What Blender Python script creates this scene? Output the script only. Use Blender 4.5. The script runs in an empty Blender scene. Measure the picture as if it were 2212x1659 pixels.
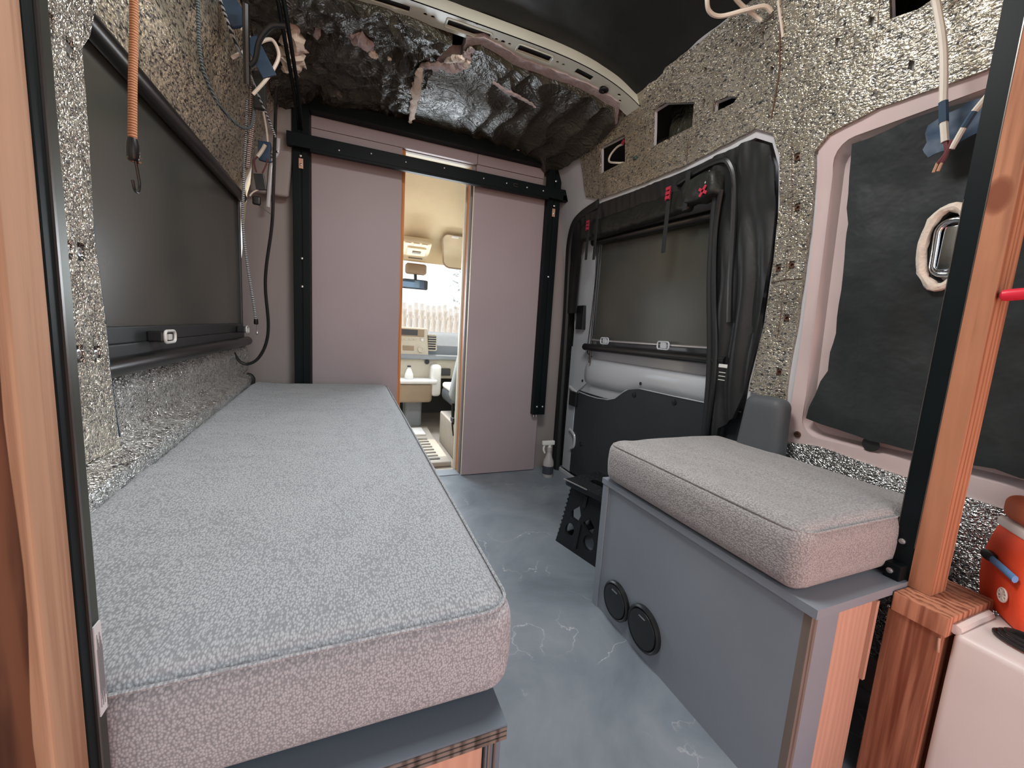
import bpy, bmesh, math, random
from mathutils import Vector, Matrix, noise
from mathutils.geometry import delaunay_2d_cdt
random.seed(7)
SC = bpy.context.scene
COL = SC.collection

# ------------------------------------------------------------------ camera
cam_d = bpy.data.cameras.new('camera'); cam = bpy.data.objects.new('camera', cam_d); COL.objects.link(cam)
cam_d.sensor_width = 36.0; cam_d.lens = 866.0 / 2212.0 * 36.0; cam_d.clip_start = 0.02
cam.matrix_world = Matrix(((0.92636742, -0.00686977, -0.37655838, 0.0),
                           (-0.37162874, 0.14558106, -0.91689598, 0.0),
                           (0.06111863, 0.98932248, 0.13230855, 0.875),
                           (0, 0, 0, 1)))
SC.camera = cam
# ------------------------------------------------------------------ world, sun, daylight, added fill lights
w = bpy.data.worlds.new('sky'); SC.world = w; w.use_nodes = True
bg = w.node_tree.nodes['Background']; bg.inputs[0].default_value = (0.86, 0.93, 1.0, 1); bg.inputs[1].default_value = 1.15
sd = bpy.data.lights.new('sun', 'SUN'); sd.energy = 4.5; sd.angle = 0.009; sd.color = (1.0, 0.90, 0.74)
so = bpy.data.objects.new('sun', sd); COL.objects.link(so)
so.rotation_euler = Vector((-0.10, -0.50, -0.85)).to_track_quat('-Z', 'Y').to_euler()
def area(name, loc, aim, sx, sy, power, col, portal=False):
    d = bpy.data.lights.new(name, 'AREA'); d.shape = 'RECTANGLE'; d.size = sx; d.size_y = sy
    d.energy = power; d.color = col
    if portal: d.cycles.is_portal = True
    o = bpy.data.objects.new(name, d); COL.objects.link(o); o.location = loc
    o.rotation_euler = (Vector(aim) - Vector(loc)).to_track_quat('-Z', 'Y').to_euler()
    return o
area('rear_door_daylight', (0.39, -1.70, 1.35), (0.39, 2.0, 1.0), 2.2, 1.6, 9.0, (1.0, 0.95, 0.87))
area('red_rear_fill', (0.70, -0.75, 0.33), (0.75, 1.0, 0.55), 1.2, 0.5, 5.5, (1.0, 0.30, 0.24))  # unseen red source, added for the pink glow on near surfaces
area('overhead_fill', (0.36, 0.80, 1.91), (0.36, 0.95, 0.0), 0.40, 0.40, 15.0, (1.0, 0.98, 0.95))  # added fill from above; no roof vent is known here
area('cab_daylight', (0.45, 3.15, 1.05), (0.35, 1.2, 0.4), 0.9, 0.5, 24.0, (0.86, 0.93, 1.0))
SC.view_settings.view_transform = 'Standard'; SC.view_settings.look = 'None'
SC.view_settings.gamma = 1.0; SC.view_settings.use_curve_mapping = False
SC.view_settings.exposure = 0.45

# ------------------------------------------------------------------ materials
def lin(h):
    h = h.lstrip('#'); c = [int(h[i:i+2], 16) / 255 for i in (0, 2, 4)]
    return tuple(x / 12.92 if x <= .04045 else ((x + .055) / 1.055) ** 2.4 for x in c) + (1,)
class NT:
    def __init__(s, name):
        s.m = bpy.data.materials.new(name); s.m.use_nodes = True; s.t = s.m.node_tree
        s.b = s.t.nodes['Principled BSDF']; s.tc = None
    def n(s, typ, **kw):
        nd = s.t.nodes.new(typ)
        for k, v in kw.items():
            if k in nd.inputs: nd.inputs[k].default_value = v
            else: setattr(nd, k, v)
        return nd
    def l(s, a, b): s.t.links.new(a, b)
    def co(s, scale=(1, 1, 1), rot=(0, 0, 0)):
        if s.tc is None: s.tc = s.n('ShaderNodeTexCoord')
        mp = s.n('ShaderNodeMapping'); mp.inputs['Scale'].default_value = scale; mp.inputs['Rotation'].default_value = rot
        s.l(s.tc.outputs['Object'], mp.inputs['Vector']); return mp.outputs[0]
    def ramp(s, fac, stops):
        r = s.n('ShaderNodeValToRGB'); s.l(fac, r.inputs[0]); e = r.color_ramp.elements
        while len(e) < len(stops): e.new(0.5)
        for el, (p, c) in zip(e, stops): el.position = p; el.color = c
        return r.outputs[0]
    def bump(s, h, strength=.3, dist=.002, prev=None):
        b = s.n('ShaderNodeBump'); b.inputs['Strength'].default_value = strength; b.inputs['Distance'].default_value = dist
        s.l(h, b.inputs['Height'])
        if prev is not None: s.l(prev, b.inputs['Normal'])
        return b.outputs[0]
    def noise(s, scale, detail=3, rough=.5, vec=None, dist=0):
        nd = s.n('ShaderNodeTexNoise'); nd.inputs['Scale'].default_value = scale; nd.inputs['Detail'].default_value = detail
        nd.inputs['Roughness'].default_value = rough; nd.inputs['Distortion'].default_value = dist
        s.l(vec if vec is not None else s.co(), nd.inputs['Vector']); return nd.outputs['Fac']
    def mix(s, fac, a, b, mode='MIX'):
        m = s.n('ShaderNodeMix'); m.data_type = 'RGBA'; m.blend_type = mode
        for sock, v in ((m.inputs[0], fac), (m.inputs[6], a), (m.inputs[7], b)):
            if isinstance(v, (int, float, tuple)): sock.default_value = v
            else: s.l(v, sock)
        return m.outputs[2]
    def math(s, op, a, b=0.0):
        m = s.n('ShaderNodeMath'); m.operation = op
        for sock, v in ((m.inputs[0], a), (m.inputs[1], b)):
            if isinstance(v, (int, float)): sock.default_value = v
            else: s.l(v, sock)
        return m.outputs[0]
    def set(s, **kw):
        for k, v in kw.items():
            k = {'color': 'Base Color', 'rough': 'Roughness', 'metal': 'Metallic', 'normal': 'Normal', 'spec': 'Specular IOR Level',
                 'trans': 'Transmission Weight', 'alpha': 'Alpha', 'sheen': 'Sheen Weight', 'coat': 'Coat Weight'}.get(k, k)
            if isinstance(v, (int, float, tuple)): s.b.inputs[k].default_value = v
            else: s.l(v, s.b.inputs[k])
        return s.m
MATS = {}
def plain(name, hexc, rough=.5, metal=0., vary=.06, nscale=12, bump=0., bscale=80, spec=.5, coat=0.):
    t = NT(name); c = lin(hexc)
    lo = tuple(x * (1 - vary) for x in c[:3]) + (1,); hi = tuple(min(1, x * (1 + vary)) for x in c[:3]) + (1,)
    t.set(color=t.ramp(t.noise(nscale, 4), [(.3, lo), (.7, hi)]), rough=rough, metal=metal, spec=spec, coat=coat)
    if bump: t.set(normal=t.bump(t.noise(bscale, 3), bump, .002 if bscale > 30 else .012))
    MATS[name] = t.m; return t.m
def foil(name, tint, size=1.0, dirn=(1, .62, 1), crinkle=False):
    t = NT(name)
    base = t.co(dirn)
    n1 = t.noise(215 * size, 1.2, .5, base, .7)          # embossed scrim
    n2 = t.noise(480 * size, 1, .5, t.co((1, .7, 1)))
    big = t.noise(7, 4, .6); mid = t.noise(26, 3, .6)
    emb = t.ramp(n1, [(.34, (.10, .097, .088, 1)), (.44, (.52, .505, .465, 1)), (.52, lin(tint))])
    if crinkle:
        rd = t.math('ABSOLUTE', t.math('SUBTRACT', n1, .5))
        emb = t.ramp(rd, [(.008, (.13, .13, .14, 1)), (.028, (.50, .49, .47, 1)), (.055, lin(tint))]); n1 = t.math('MULTIPLY', rd, 4.0)
    col = t.mix(.3 if crinkle else .5, emb, t.ramp(big, [(.32, (.45, .44, .41, 1)), (.62, (1, 1, 1, 1))]), 'MULTIPLY')
    t.set(color=col, metal=(.88 if crinkle else .78), rough=t.ramp(mid, [(.3, (.20, .20, .20, 1)), (.7, (.36, .36, .36, 1))]), spec=.6)
    b1 = t.bump(n1, .8, .0045); b2 = t.bump(n2, .3, .002, b1); b3 = t.bump(mid, .5, .010, b2)
    t.set(normal=b3); MATS[name] = t.m; return t.m
foil('foil', '#faf4e4', .62, (1, .85, 1), True); foil('foil_upper', '#bdb4a0', 1.0, (1, .42, 1)); foil('foil_lower', '#f6f8f6', .62, (1, .7, 1), True); foil('foil_ridged', '#f6edd4', .9, (1, .35, 1))
def fabric(name, hexc, dirt):
    t = NT(name); c = lin(hexc)
    v = t.n('ShaderNodeTexVoronoi'); v.feature = 'F1'; v.inputs['Scale'].default_value = 410; v.inputs['Randomness'].default_value = .8; t.l(t.co((1, .55, .8)), v.inputs['Vector'])
    h = t.math('SUBTRACT', 1.0, t.math('MULTIPLY', v.outputs['Distance'], 1.3)); sp = t.noise(420, 2, .6, t.co((1, .5, 1)))
    col = t.mix(sp, tuple(x * .72 for x in c[:3]) + (1,), tuple(min(1, x * 1.3) for x in c[:3]) + (1,))
    col = t.mix(.8, col, t.ramp(h, [(.15, (.45, .45, .47, 1)), (.6, (1, 1, 1, 1))]), 'MULTIPLY')
    col = t.mix(t.math('MULTIPLY', t.noise(3.5, 3), dirt), col, tuple(x * .6 for x in c[:3]) + (1,))
    t.set(color=col, rough=.95, spec=.12, sheen=.15, normal=t.bump(h, .6, .0012))
    MATS[name] = t.m; return t.m
fabric('cushion_cloth', '#a9aeb3', .25); fabric('cushion_cloth_right', '#a8a5a4', .45)
def wood(name, a, b, axis=(1, 1, .06), scale=34, knots=()):
    t = NT(name)
    n = t.noise(scale, 5, .6, t.co(axis), .7)
    wv = t.n('ShaderNodeTexWave'); wv.inputs['Scale'].default_value = 9; wv.inputs['Distortion'].default_value = 7; wv.inputs['Detail'].default_value = 3
    wv.inputs['Detail Scale'].default_value = 1.6; t.l(t.co(tuple(x * 2.2 for x in axis)), wv.inputs['Vector'])
    f = t.math('ADD', t.math('MULTIPLY', n, .6), t.math('MULTIPLY', wv.outputs['Fac'], .35))
    col = t.ramp(f, [(.25, lin(b)), (.5, lin(a)), (.75, tuple(min(1, x * 1.15) for x in lin(a)[:3]) + (1,))])
    col = t.mix(t.math('MULTIPLY', t.noise(6, 3), .5), col, lin(b))
    for kc, kr in knots:
        vd = t.n('ShaderNodeVectorMath'); vd.operation = 'DISTANCE'; t.l(t.co((1, 1, .55)), vd.inputs[0]); vd.inputs[1].default_value = (kc[0], kc[1], kc[2] * .55)
        col = t.mix(t.ramp(vd.outputs['Value'], [(kr * .75, (1, 1, 1, 1)), (kr, (0, 0, 0, 1))]), col, lin('#7a4630'))
    t.set(color=col, rough=.7, spec=.25, normal=t.bump(f, .35, .0015)); MATS[name] = t.m; return t.m
wood('stud_wood', '#b39278', '#8a6850', (1, 1, .03), 120); wood('stud_wood_right', '#b07a5c', '#86563e', knots=(((-.020, .008, .735), .019),))
wood('stud_wood_short', '#c2876a', '#7a4632', (1, 1, .04), 60)
wood('bark_wood', '#6d4a36', '#3a2419', (1, 1, .1), 18); wood('plywood_edge', '#7a7068', '#453c36', (1, 1, .05), 60)
wood('ply_edge_orange', '#c88a58', '#a86a3e'); wood('bare_plywood', '#b8917c', '#b38b76', (1, 1, .1), 8)
plain('steel_black', '#0d1416', .5, .0, .2, 6, 0, 80, .12); plain('steel_sheen', '#4a4d46', .4, .7, .1, 5); plain('steel_edge', '#6e6a68', .3, .9)  # flange steel: bronze reflection on the black post put into the colour
plain('box_paint', '#7d858d', .42, 0, .05, 4, .05, 200); plain('bench_paint', '#5f6b76', .42, 0, .05, 4, .05, 200)
plain('partition_paint', '#978b8f', .55, 0, .04, 3, .04, 150); plain('partition_side', '#8a8280', .6, 0, .05, 3)
plain('white_metal', '#b9babd', .28, 0, .03, 5, 0, 80, .5, .3); plain('door_metal', '#b4b9bf', .22, 0, .03, 5, 0, 80, .6, .5)
plain('pink_lit_metal', '#c3b0ae', .3, 0, .05, 6, 0, 80, .5, .4); plain('rib_metal', '#b9bfb4', .35, 0, .05, 9)  # recess and rear pillar paint: pink glow put into the colour
plain('outer_skin', '#1a1c1c', .6); plain('cavity', '#141615', .5, 0, .4, 20, .5, 30)
plain('door_trim', '#2b3136', .55, 0, .08, 8, .15, 300); plain('rubber', '#141617', .6); plain('plastic_black', '#16191b', .38, 0, .2, 9)
plain('shade_hem', '#23282a', .45); plain('roller_black', '#101314', .3, 0, .1, 5, 0, 80, .6); plain('alu_bright', '#cfd2d4', .25, .9)
plain('clip_white', '#c9cbc8', .3); plain('clip_clear', '#b4bac0', .25); plain('webbing_red', '#a3243a', .6); plain('webbing_black', '#191b1c', .8)
plain('cover_black', '#17191a', .48, 0, .2, 9, .2, 60, .5); plain('flap_black', '#1d1f1c', .5, 0, .25, 12, .5, 25, .4); plain('pad_grey', '#474b4e', .6, 0, .04, 10, .15, 500)
plain('film_rear', '#1c1f1e', .5, 0, .3, 4, .5, 6, .4); plain('insul_black', '#1f2425', .58, 0, .25, 7, .5, 14, .35)
plain('fibreglass', '#a39797', .95, 0, .15, 60, .9, 140); plain('fibre_white', '#cfc2b4', .95, 0, .12, 70, .9, 160)
plain('cord_white', '#c9bfb2', .5); plain('cord_black', '#141617', .35, 0, .2, 9); plain('tape_blue', '#20384f', .6, 0, .15, 30); plain('wire_maroon', '#5a2329', .5); plain('copper_tip', '#c59a80', .4, .4)
plain('nut_metal', '#6b5146', .4, .7); plain('steel_bright', '#c8ccd0', .14, 1.0); plain('screw_metal', '#b9bcbd', .3, .9)
plain('hook_black', '#1b1b1b', .35, .4); plain('orange_cord_mat', '#b86a34', .8)
plain('bin_white', '#d8cdc8', .45, 0, .02, 4); plain('cooler_orange', '#e8502a', .62, 0, .06, 30, .25, 260); plain('cooler_lid', '#a8522f', .65); plain('cooler_band', '#d9d2cb', .6); plain('cooler_text', '#f07a52', .6); plain('buckle_blue', '#5f8fc4', .5)
plain('headliner', '#d8c8a6', .9, 0, .02, 20); plain('console_beige', '#cfc0a0', .6); plain('console_dark', '#6a6152', .6); plain('dash_grey', '#8e959c', .7, 0, .03, 30); plain('dash_light', '#c9c3b2', .7, 0, .03, 30); plain('dash_tan', '#9a8872', .7); plain('dash_dark', '#3c3f42', .5)
plain('seat_grey', '#8f9392', .85, 0, .05, 40); plain('seat_dark', '#3a3d3e', .8); plain('seat_light', '#d9d6cc', .8); plain('mat_grey', '#9d958a', .7); plain('mat_dark', '#5c5a55', .7)
plain('mirror_glass', '#5e7286', .08, .6); plain('bottle_white', '#dcdcd8', .35); plain('bottle_label', '#3a3c48', .5); plain('spray_grey', '#a9a5a3', .4)
plain('ground_dirt', '#b59a7d', .95, 0, .1, 2); plain('fence_wood', '#d6d2ca', .8, 0, .5, 6); plain('leaf', '#6a7062', .8, 0, .3, 3); plain('trunk', '#8a8177', .9)
plain('red_plastic', '#d0233a', .4); plain('sticker', '#c9ccd0', .5); plain('sticker_print', '#7e8489', .6); plain('green_tag', '#2f4a44', .5)
t = NT('film_black')
a1 = t.math('ABSOLUTE', t.math('SUBTRACT', t.noise(13, 3, .55, None, 1.2), .5)); a2 = t.math('ABSOLUTE', t.math('SUBTRACT', t.noise(34, 3, .6, None, .8), .5))
hh = t.math('ADD', t.math('MULTIPLY', a1, 2.0), t.math('MULTIPLY', a2, .7))
t.set(color=t.ramp(t.noise(8, 4), [(.3, lin('#24231c')), (.7, lin('#3d3b30'))]), rough=.36, spec=.55, normal=t.bump(hh, .8, .012)); MATS['film_black'] = t.m
# vinyl floor
t = NT('floor_vinyl')
cl = t.ramp(t.noise(3.2, 8, .62, None, .6), [(.3, lin('#616a72')), (.5, lin('#737c84')), (.72, lin('#858d93'))])
vn = t.n('ShaderNodeTexVoronoi'); vn.feature = 'DISTANCE_TO_EDGE'; vn.inputs['Scale'].default_value = 2.3
dn = t.n('ShaderNodeTexNoise'); dn.inputs['Scale'].default_value = 4; dn.inputs['Detail'].default_value = 6; t.l(t.co(), dn.inputs['Vector'])
va = t.n('ShaderNodeVectorMath'); va.operation = 'MULTIPLY_ADD'; t.l(dn.outputs['Color'], va.inputs[0]); va.inputs[1].default_value = (.55, .55, .55); t.l(t.co(), va.inputs[2]); t.l(va.outputs[0], vn.inputs['Vector'])
vm = t.math('MULTIPLY', t.ramp(vn.outputs['Distance'], [(.0, (1, 1, 1, 1)), (.006, (0, 0, 0, 1))]), t.ramp(t.noise(5, 2), [(.48, (0, 0, 0, 1)), (.62, (1, 1, 1, 1))]))
t.set(color=t.mix(t.math('MULTIPLY', vm, .6), cl, lin('#c4c6c8')), rough=.38, normal=t.bump(t.noise(60, 4), .12, .001)); MATS['floor_vinyl'] = t.m
# roller shade cloth: dark satin vinyl
t = NT('shade_cloth')
t.set(color=t.ramp(t.noise(2.4, 2), [(.3, lin('#363a36')), (.7, lin('#4a4a43'))]), rough=.26, spec=.55, normal=t.bump(t.noise(5, 2), .05, .01)); MATS['shade_cloth'] = t.m
# braided bungee cords
def braid(name, a, b, sc):
    t = NT(name); ck = t.n('ShaderNodeTexWave'); ck.bands_direction = 'Z'; ck.inputs['Scale'].default_value = sc; ck.inputs['Distortion'].default_value = 2.5; t.l(t.co(), ck.inputs['Vector'])
    t.set(color=t.ramp(ck.outputs['Fac'], [(.4, lin(a)), (.6, lin(b))]), rough=.8, normal=t.bump(ck.outputs['Fac'], .5, .001)); MATS[name] = t.m
braid('bungee_orange', '#7a4526', '#a87a55', 80); braid('bungee_grey', '#1d2226', '#a9adb0', 45); braid('bungee_red', '#1b1c1e', '#b5a09a', 45); braid('rope_teal', '#2e3a3e', '#6f7b7c', 60)
t = NT('windshield'); t.set(color=(1, 1, 1, 1), rough=.0, trans=1.0, alpha=.25, spec=.3); t.b.inputs['IOR'].default_value = 1.02; MATS['windshield'] = t.m

# ------------------------------------------------------------------ helpers
def link(o, parent=None):
    COL.objects.link(o)
    if parent is not None: o.parent = parent; o.matrix_parent_inverse = Matrix.Identity(4)
    return o
def tag(o, label=None, cat=None, group=None, kind=None):
    if label: o['label'] = label
    if cat: o['category'] = cat
    if group: o['group'] = group
    if kind: o['kind'] = kind
    return o
def rootloc(parent): return parent.matrix_world.translation if False else (Vector(parent.get('_o', (0, 0, 0))) if parent else Vector())
def mesh(name, V, F, mat, parent=None, smooth=False):
    """V in world coordinates; a child's mesh is stored relative to its parent's origin."""
    off = Vector(parent['_o']) if parent is not None and '_o' in parent else Vector()
    me = bpy.data.meshes.new(name); me.from_pydata([tuple(Vector(v) - off) for v in V], [], F)
    bm = bmesh.new(); bm.from_mesh(me); bmesh.ops.recalc_face_normals(bm, faces=bm.faces); bm.to_mesh(me); bm.free()
    if smooth:
        me.polygons.foreach_set('use_smooth', [True] * len(me.polygons))
        try: me.set_sharp_from_angle(angle=math.radians(42))
        except Exception: pass
    me.materials.append(MATS[mat] if isinstance(mat, str) else mat)
    o = bpy.data.objects.new(name, me); link(o, parent)
    if parent is not None: o['_o'] = tuple(off)
    return o
def thing(name, label, cat, loc=(0, 0, 0), group=None):
    o = bpy.data.objects.new(name, None); COL.objects.link(o); o.location = loc; o['_o'] = tuple(loc); o.empty_display_size = .05
    return tag(o, label, cat, group)
class MB:
    def __init__(s): s.V = []; s.F = []
    def add(s, V, F):
        n = len(s.V); s.V += [Vector(v) for v in V]; s.F += [tuple(i + n for i in f) for f in F]; return s
    def box(s, x0, x1, y0, y1, z0, z1, bev=0.0, M=None):
        bm = bmesh.new(); bmesh.ops.create_cube(bm, size=1)
        for v in bm.verts: v.co = Vector((x0 + (v.co.x + .5) * (x1 - x0), y0 + (v.co.y + .5) * (y1 - y0), z0 + (v.co.z + .5) * (z1 - z0)))
        if bev: bmesh.ops.bevel(bm, geom=bm.edges[:], offset=bev, segments=2, affect='EDGES', profile=.6)
        bm.verts.index_update()
        V = [(M @ v.co) if M else v.co.copy() for v in bm.verts]; F = [tuple(v.index for v in f.verts) for f in bm.faces]; bm.free()
        return s.add(V, F)
    def hull8(s, P):   # 8 points: bottom 4 then top 4
        return s.add(P, [(0, 1, 2, 3), (4, 7, 6, 5), (0, 4, 5, 1), (1, 5, 6, 2), (2, 6, 7, 3), (3, 7, 4, 0)])
    def tube(s, pts, r, seg=8, closed=False, sx=1.0, up=None):
        P = [Vector(p) for p in pts]; n = len(P); V = []; F = []
        T = [((P[(i + 1) % n] if (closed or i < n - 1) else P[i]) - (P[i - 1] if (closed or i > 0) else P[i])).normalized() for i in range(n)]
        N = Vector(up) if up else Vector((0, 0, 1))
        if abs(T[0].dot(N)) > .95: N = Vector((1, 0, 0))
        for i in range(n):
            N = (N - T[i] * N.dot(T[i]))
            N = N.normalized() if N.length > 1e-6 else T[i].orthogonal().normalized()
            B = T[i].cross(N); rr = r[i] if isinstance(r, (list, tuple)) else r
            for k in range(seg):
                a = 2 * math.pi * k / seg; V.append(P[i] + N * (rr * math.cos(a)) + B * (rr * sx * math.sin(a)))
        for i in range(n if closed else n - 1):
            a = i * seg; b = ((i + 1) % n) * seg
            for k in range(seg): F.append((a + k, a + (k + 1) % seg, b + (k + 1) % seg, b + k))
        if not closed: F.append(tuple(range(seg))[::-1]); F.append(tuple((n - 1) * seg + k for k in range(seg)))
        return s.add(V, F)
    def lathe(s, prof, c, axis=(0, 0, 1), seg=24):
        A = Vector(axis).normalized(); U = A.orthogonal().normalized(); W = A.cross(U); c = Vector(c); V = []; F = []
        for r, h in prof:
            for k in range(seg):
                a = 2 * math.pi * k / seg; V.append(c + A * h + (U * math.cos(a) + W * math.sin(a)) * max(r, 1e-5))
        for i in range(len(prof) - 1):
            for k in range(seg): F.append((i * seg + k, i * seg + (k + 1) % seg, (i + 1) * seg + (k + 1) % seg, (i + 1) * seg + k))
        F.append(tuple(range(seg))[::-1]); F.append(tuple((len(prof) - 1) * seg + k for k in range(seg)))
        return s.add(V, F)
    def prism(s, poly, fmap, w0, w1):
        n = len(poly); V = [fmap(u, v, w0) for u, v in poly] + [fmap(u, v, w1) for u, v in poly]
        F = [tuple(range(n))[::-1], tuple(range(n, 2 * n))] + [(i, (i + 1) % n, n + (i + 1) % n, n + i) for i in range(n)]
        return s.add(V, F)
    def build(s, name, mat, parent=None, smooth=False): return mesh(name, s.V, s.F, mat, parent, smooth)
def spline(pts, n=8, closed=False):
    P = [Vector(p) for p in pts]; out = []; m = len(P)
    for i in range(m if closed else m - 1):
        if closed: a, b, c, d = P[i - 1], P[i], P[(i + 1) % m], P[(i + 2) % m]
        else: a, b, c, d = P[max(i - 1, 0)], P[i], P[i + 1], P[min(i + 2, m - 1)]
        for k in range(n):
            t = k / n; out.append(.5 * ((2 * b) + (c - a) * t + (2 * a - 5 * b + 4 * c - d) * t * t + (3 * b - a - 3 * c + d) * t ** 3))
    if not closed: out.append(P[-1])
    return out
def inpoly(u, v, poly):
    r = False; j = len(poly) - 1
    for i in range(len(poly)):
        a, b = poly[i], poly[j]
        if (a[1] > v) != (b[1] > v) and u < (b[0] - a[0]) * (v - a[1]) / (b[1] - a[1]) + a[0]: r = not r
        j = i
    return r
def dens(poly, step):
    o = []
    for i in range(len(poly)):
        a = Vector(poly[i]); b = Vector(poly[(i + 1) % len(poly)]); k = max(1, int((b - a).length / step))
        o += [tuple(a + (b - a) * j / k) for j in range(k)]
    return o
def rag(poly, step, amp, seed=0):
    return [(u + amp * noise.noise((u * 40, v * 40, seed)), v + amp * noise.noise((u * 40, v * 40, seed + 9.3))) for u, v in dens(poly, step)]
def sheet_geo(outline, holes, fmap, w0, w1, step):
    """a sheet with real cut-outs; fmap(u, v, w) -> point, faces at w0 and w1"""
    loops = [dens(outline, step)] + [dens(h, step) for h in holes]
    pts = []; edges = []
    for L in loops:
        n = len(pts); pts += L; edges += [(n + i, n + (i + 1) % len(L)) for i in range(len(L))]
    us = [p[0] for p in loops[0]]; vs = [p[1] for p in loops[0]]
    nu = int((max(us) - min(us)) / step) + 1; nv = int((max(vs) - min(vs)) / step) + 1
    for i in range(1, nu):
        for j in range(1, nv):
            u = min(us) + (i + .25 * (j % 2)) * step; v = min(vs) + j * step
            if inpoly(u, v, loops[0]) and not any(inpoly(u, v, h) for h in loops[1:]): pts.append((u, v))
    vc, _, fc, *_r = delaunay_2d_cdt([Vector(p) for p in pts], edges, [], 0, 1e-5)
    tris = []
    for f in fc:
        c = sum((vc[i] for i in f), Vector((0, 0))) / len(f)
        if inpoly(c.x, c.y, loops[0]) and not any(inpoly(c.x, c.y, h) for h in loops[1:]): tris.append(tuple(f))
    n = len(vc); V = [fmap(p.x, p.y, w0) for p in vc] + [fmap(p.x, p.y, w1) for p in vc]
    F = list(tris) + [tuple(i + n for i in f[::-1]) for f in tris]; cnt = {}
    for f in tris:
        for a, b in zip(f, f[1:] + f[:1]): cnt[(a, b)] = 1
    for (a, b) in cnt:
        if (b, a) not in cnt: F.append((a, a + n, b + n, b))
    return V, F
def sheet(name, outline, holes, fmap, w0, w1, step, mat, parent=None, smooth=True):
    V, F = sheet_geo(outline, holes, fmap, w0, w1, step); return mesh(name, V, F, mat, parent, smooth)
def circ(u, v, r, n=16, rv=None):
    return [(u + r * math.cos(2 * math.pi * k / n), v + (rv or r) * math.sin(2 * math.pi * k / n)) for k in range(n)]
def rrect(u0, u1, v0, v1, r, n=5):
    o = []
    for cu, cv, a0 in ((u1 - r, v1 - r, 0), (u0 + r, v1 - r, 90), (u0 + r, v0 + r, 180), (u1 - r, v0 + r, 270)):
        o += [(cu + r * math.cos(math.radians(a0 + 90 * k / n)), cv + r * math.sin(math.radians(a0 + 90 * k / n))) for k in range(n + 1)]
    return o
def softbox(x0, x1, y0, y1, z0, z1, r, step=.02, fn=None, M=None):
    """rounded box made of a dense grid; fn(p, n) may displace"""
    def ticks(a, b):
        inner = [a + r + (b - a - 2 * r) * k / max(1, int((b - a - 2 * r) / step)) for k in range(max(1, int((b - a - 2 * r) / step)) + 1)]
        ed = [r * (1 - math.cos(math.radians(90 * k / 5))) for k in range(5)]
        return [a + e for e in ed] + inner + [b - e for e in ed[::-1]]
    X, Y, Z = ticks(x0, x1), ticks(y0, y1), ticks(z0, z1); idx = {}; V = []; F = []
    def vid(p):
        k = (round(p[0], 6), round(p[1], 6), round(p[2], 6))
        if k not in idx:
            P = Vector(p); q = Vector((min(max(p[0], x0 + r), x1 - r), min(max(p[1], y0 + r), y1 - r), min(max(p[2], z0 + r), z1 - r))); d = P - q
            nn = d.normalized() if d.length > 1e-9 else Vector((0, 0, 1)); P = q + nn * r
            if fn: P = fn(P, nn)
            idx[k] = len(V); V.append(M @ P if M else P)
        return idx[k]
    for A, B, f in ((X, Y, lambda a, b: (a, b, z0)), (X, Y, lambda a, b: (a, b, z1)), (X, Z, lambda a, b: (a, y0, b)), (X, Z, lambda a, b: (a, y1, b)), (Y, Z, lambda a, b: (x0, a, b)), (Y, Z, lambda a, b: (x1, a, b))):
        for i in range(len(A) - 1):
            for j in range(len(B) - 1):
                q = [vid(f(A[i], B[j])), vid(f(A[i + 1], B[j])), vid(f(A[i + 1], B[j + 1])), vid(f(A[i], B[j + 1]))]
                q = [a for k, a in enumerate(q) if a != q[k - 1]]
                if len(q) > 2: F.append(tuple(q))
    return V, F
def interp(x, xs, ys):
    if x <= xs[0]: return ys[0]
    for i in range(1, len(xs)):
        if x <= xs[i]: return ys[i - 1] + (ys[i] - ys[i - 1]) * (x - xs[i - 1]) / (xs[i] - xs[i - 1])
    return ys[-1]
# van body section: inner half width against height, roof height against x
ZS = [-.2, 0, .9, 1.3, 1.6, 1.75, 1.84, 1.90, 1.94]; XS = [1.26, 1.26, 1.26, 1.235, 1.17, 1.12, 1.08, 1.02, .93]
def xr(z): return interp(z, ZS, XS)
def fR(y, z, w): return Vector((xr(z) - w, y, z))
def xl(z): return interp(z, [-.2, .9, 1.3, 1.42, 1.6, 1.75, 1.84, 1.90], [-.48, -.48, -.475, -.465, -.40, -.345, -.30, -.24])
def fL(y, z, w): return Vector((xl(z) + w, y, z))
def zc(x): return 1.935 - .085 * min(1.6, abs(x - .39) / .69) ** 4
def fC(x, y, w): return Vector((x, y, zc(x) - w))
def fY(x, z, w): return Vector((x, 2.24 + w, z))          # the partition plane, w goes into the cab
def plane_x(X): return lambda y, z, w: Vector((X - w, y, z))

# ================================================================== STRUCTURE
floor = mesh('floor', *(lambda m: (m.V, m.F))(MB().box(-.52, 1.45, -.70, 2.30, -.03, 0)), 'floor_vinyl'); tag(floor, kind='structure')
ground = mesh('ground', *(lambda m: (m.V, m.F))(MB().box(-30, 30, -25, 40, -.75, -.65)), 'ground_dirt'); tag(ground, kind='structure')
wl = tag(sheet('wall_left', [(-.70, -.05), (2.30, -.05), (2.30, 1.86), (-.70, 1.86)], [], fL, -.03, 0, .12, 'white_metal'), kind='structure')
A_ = [(1.765, 1.765), (1.579, 1.751), (1.605, 1.656), (1.802, 1.662)]
B_ = [(1.399, 1.767), (1.337, 1.765), (1.203, 1.712), (1.224, 1.645), (1.433, 1.651)]
C_ = [(1.125, 1.679), (1.075, 1.673), (1.036, 1.654), (1.054, 1.645), (1.134, 1.650)]
D_ = [(.644, 1.675), (.543, 1.631), (.594, 1.625), (.644, 1.636)]; D_ = [(.646, 1.70), (.54, 1.70), (.545, 1.632), (.594, 1.625), (.644, 1.636)]
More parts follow.
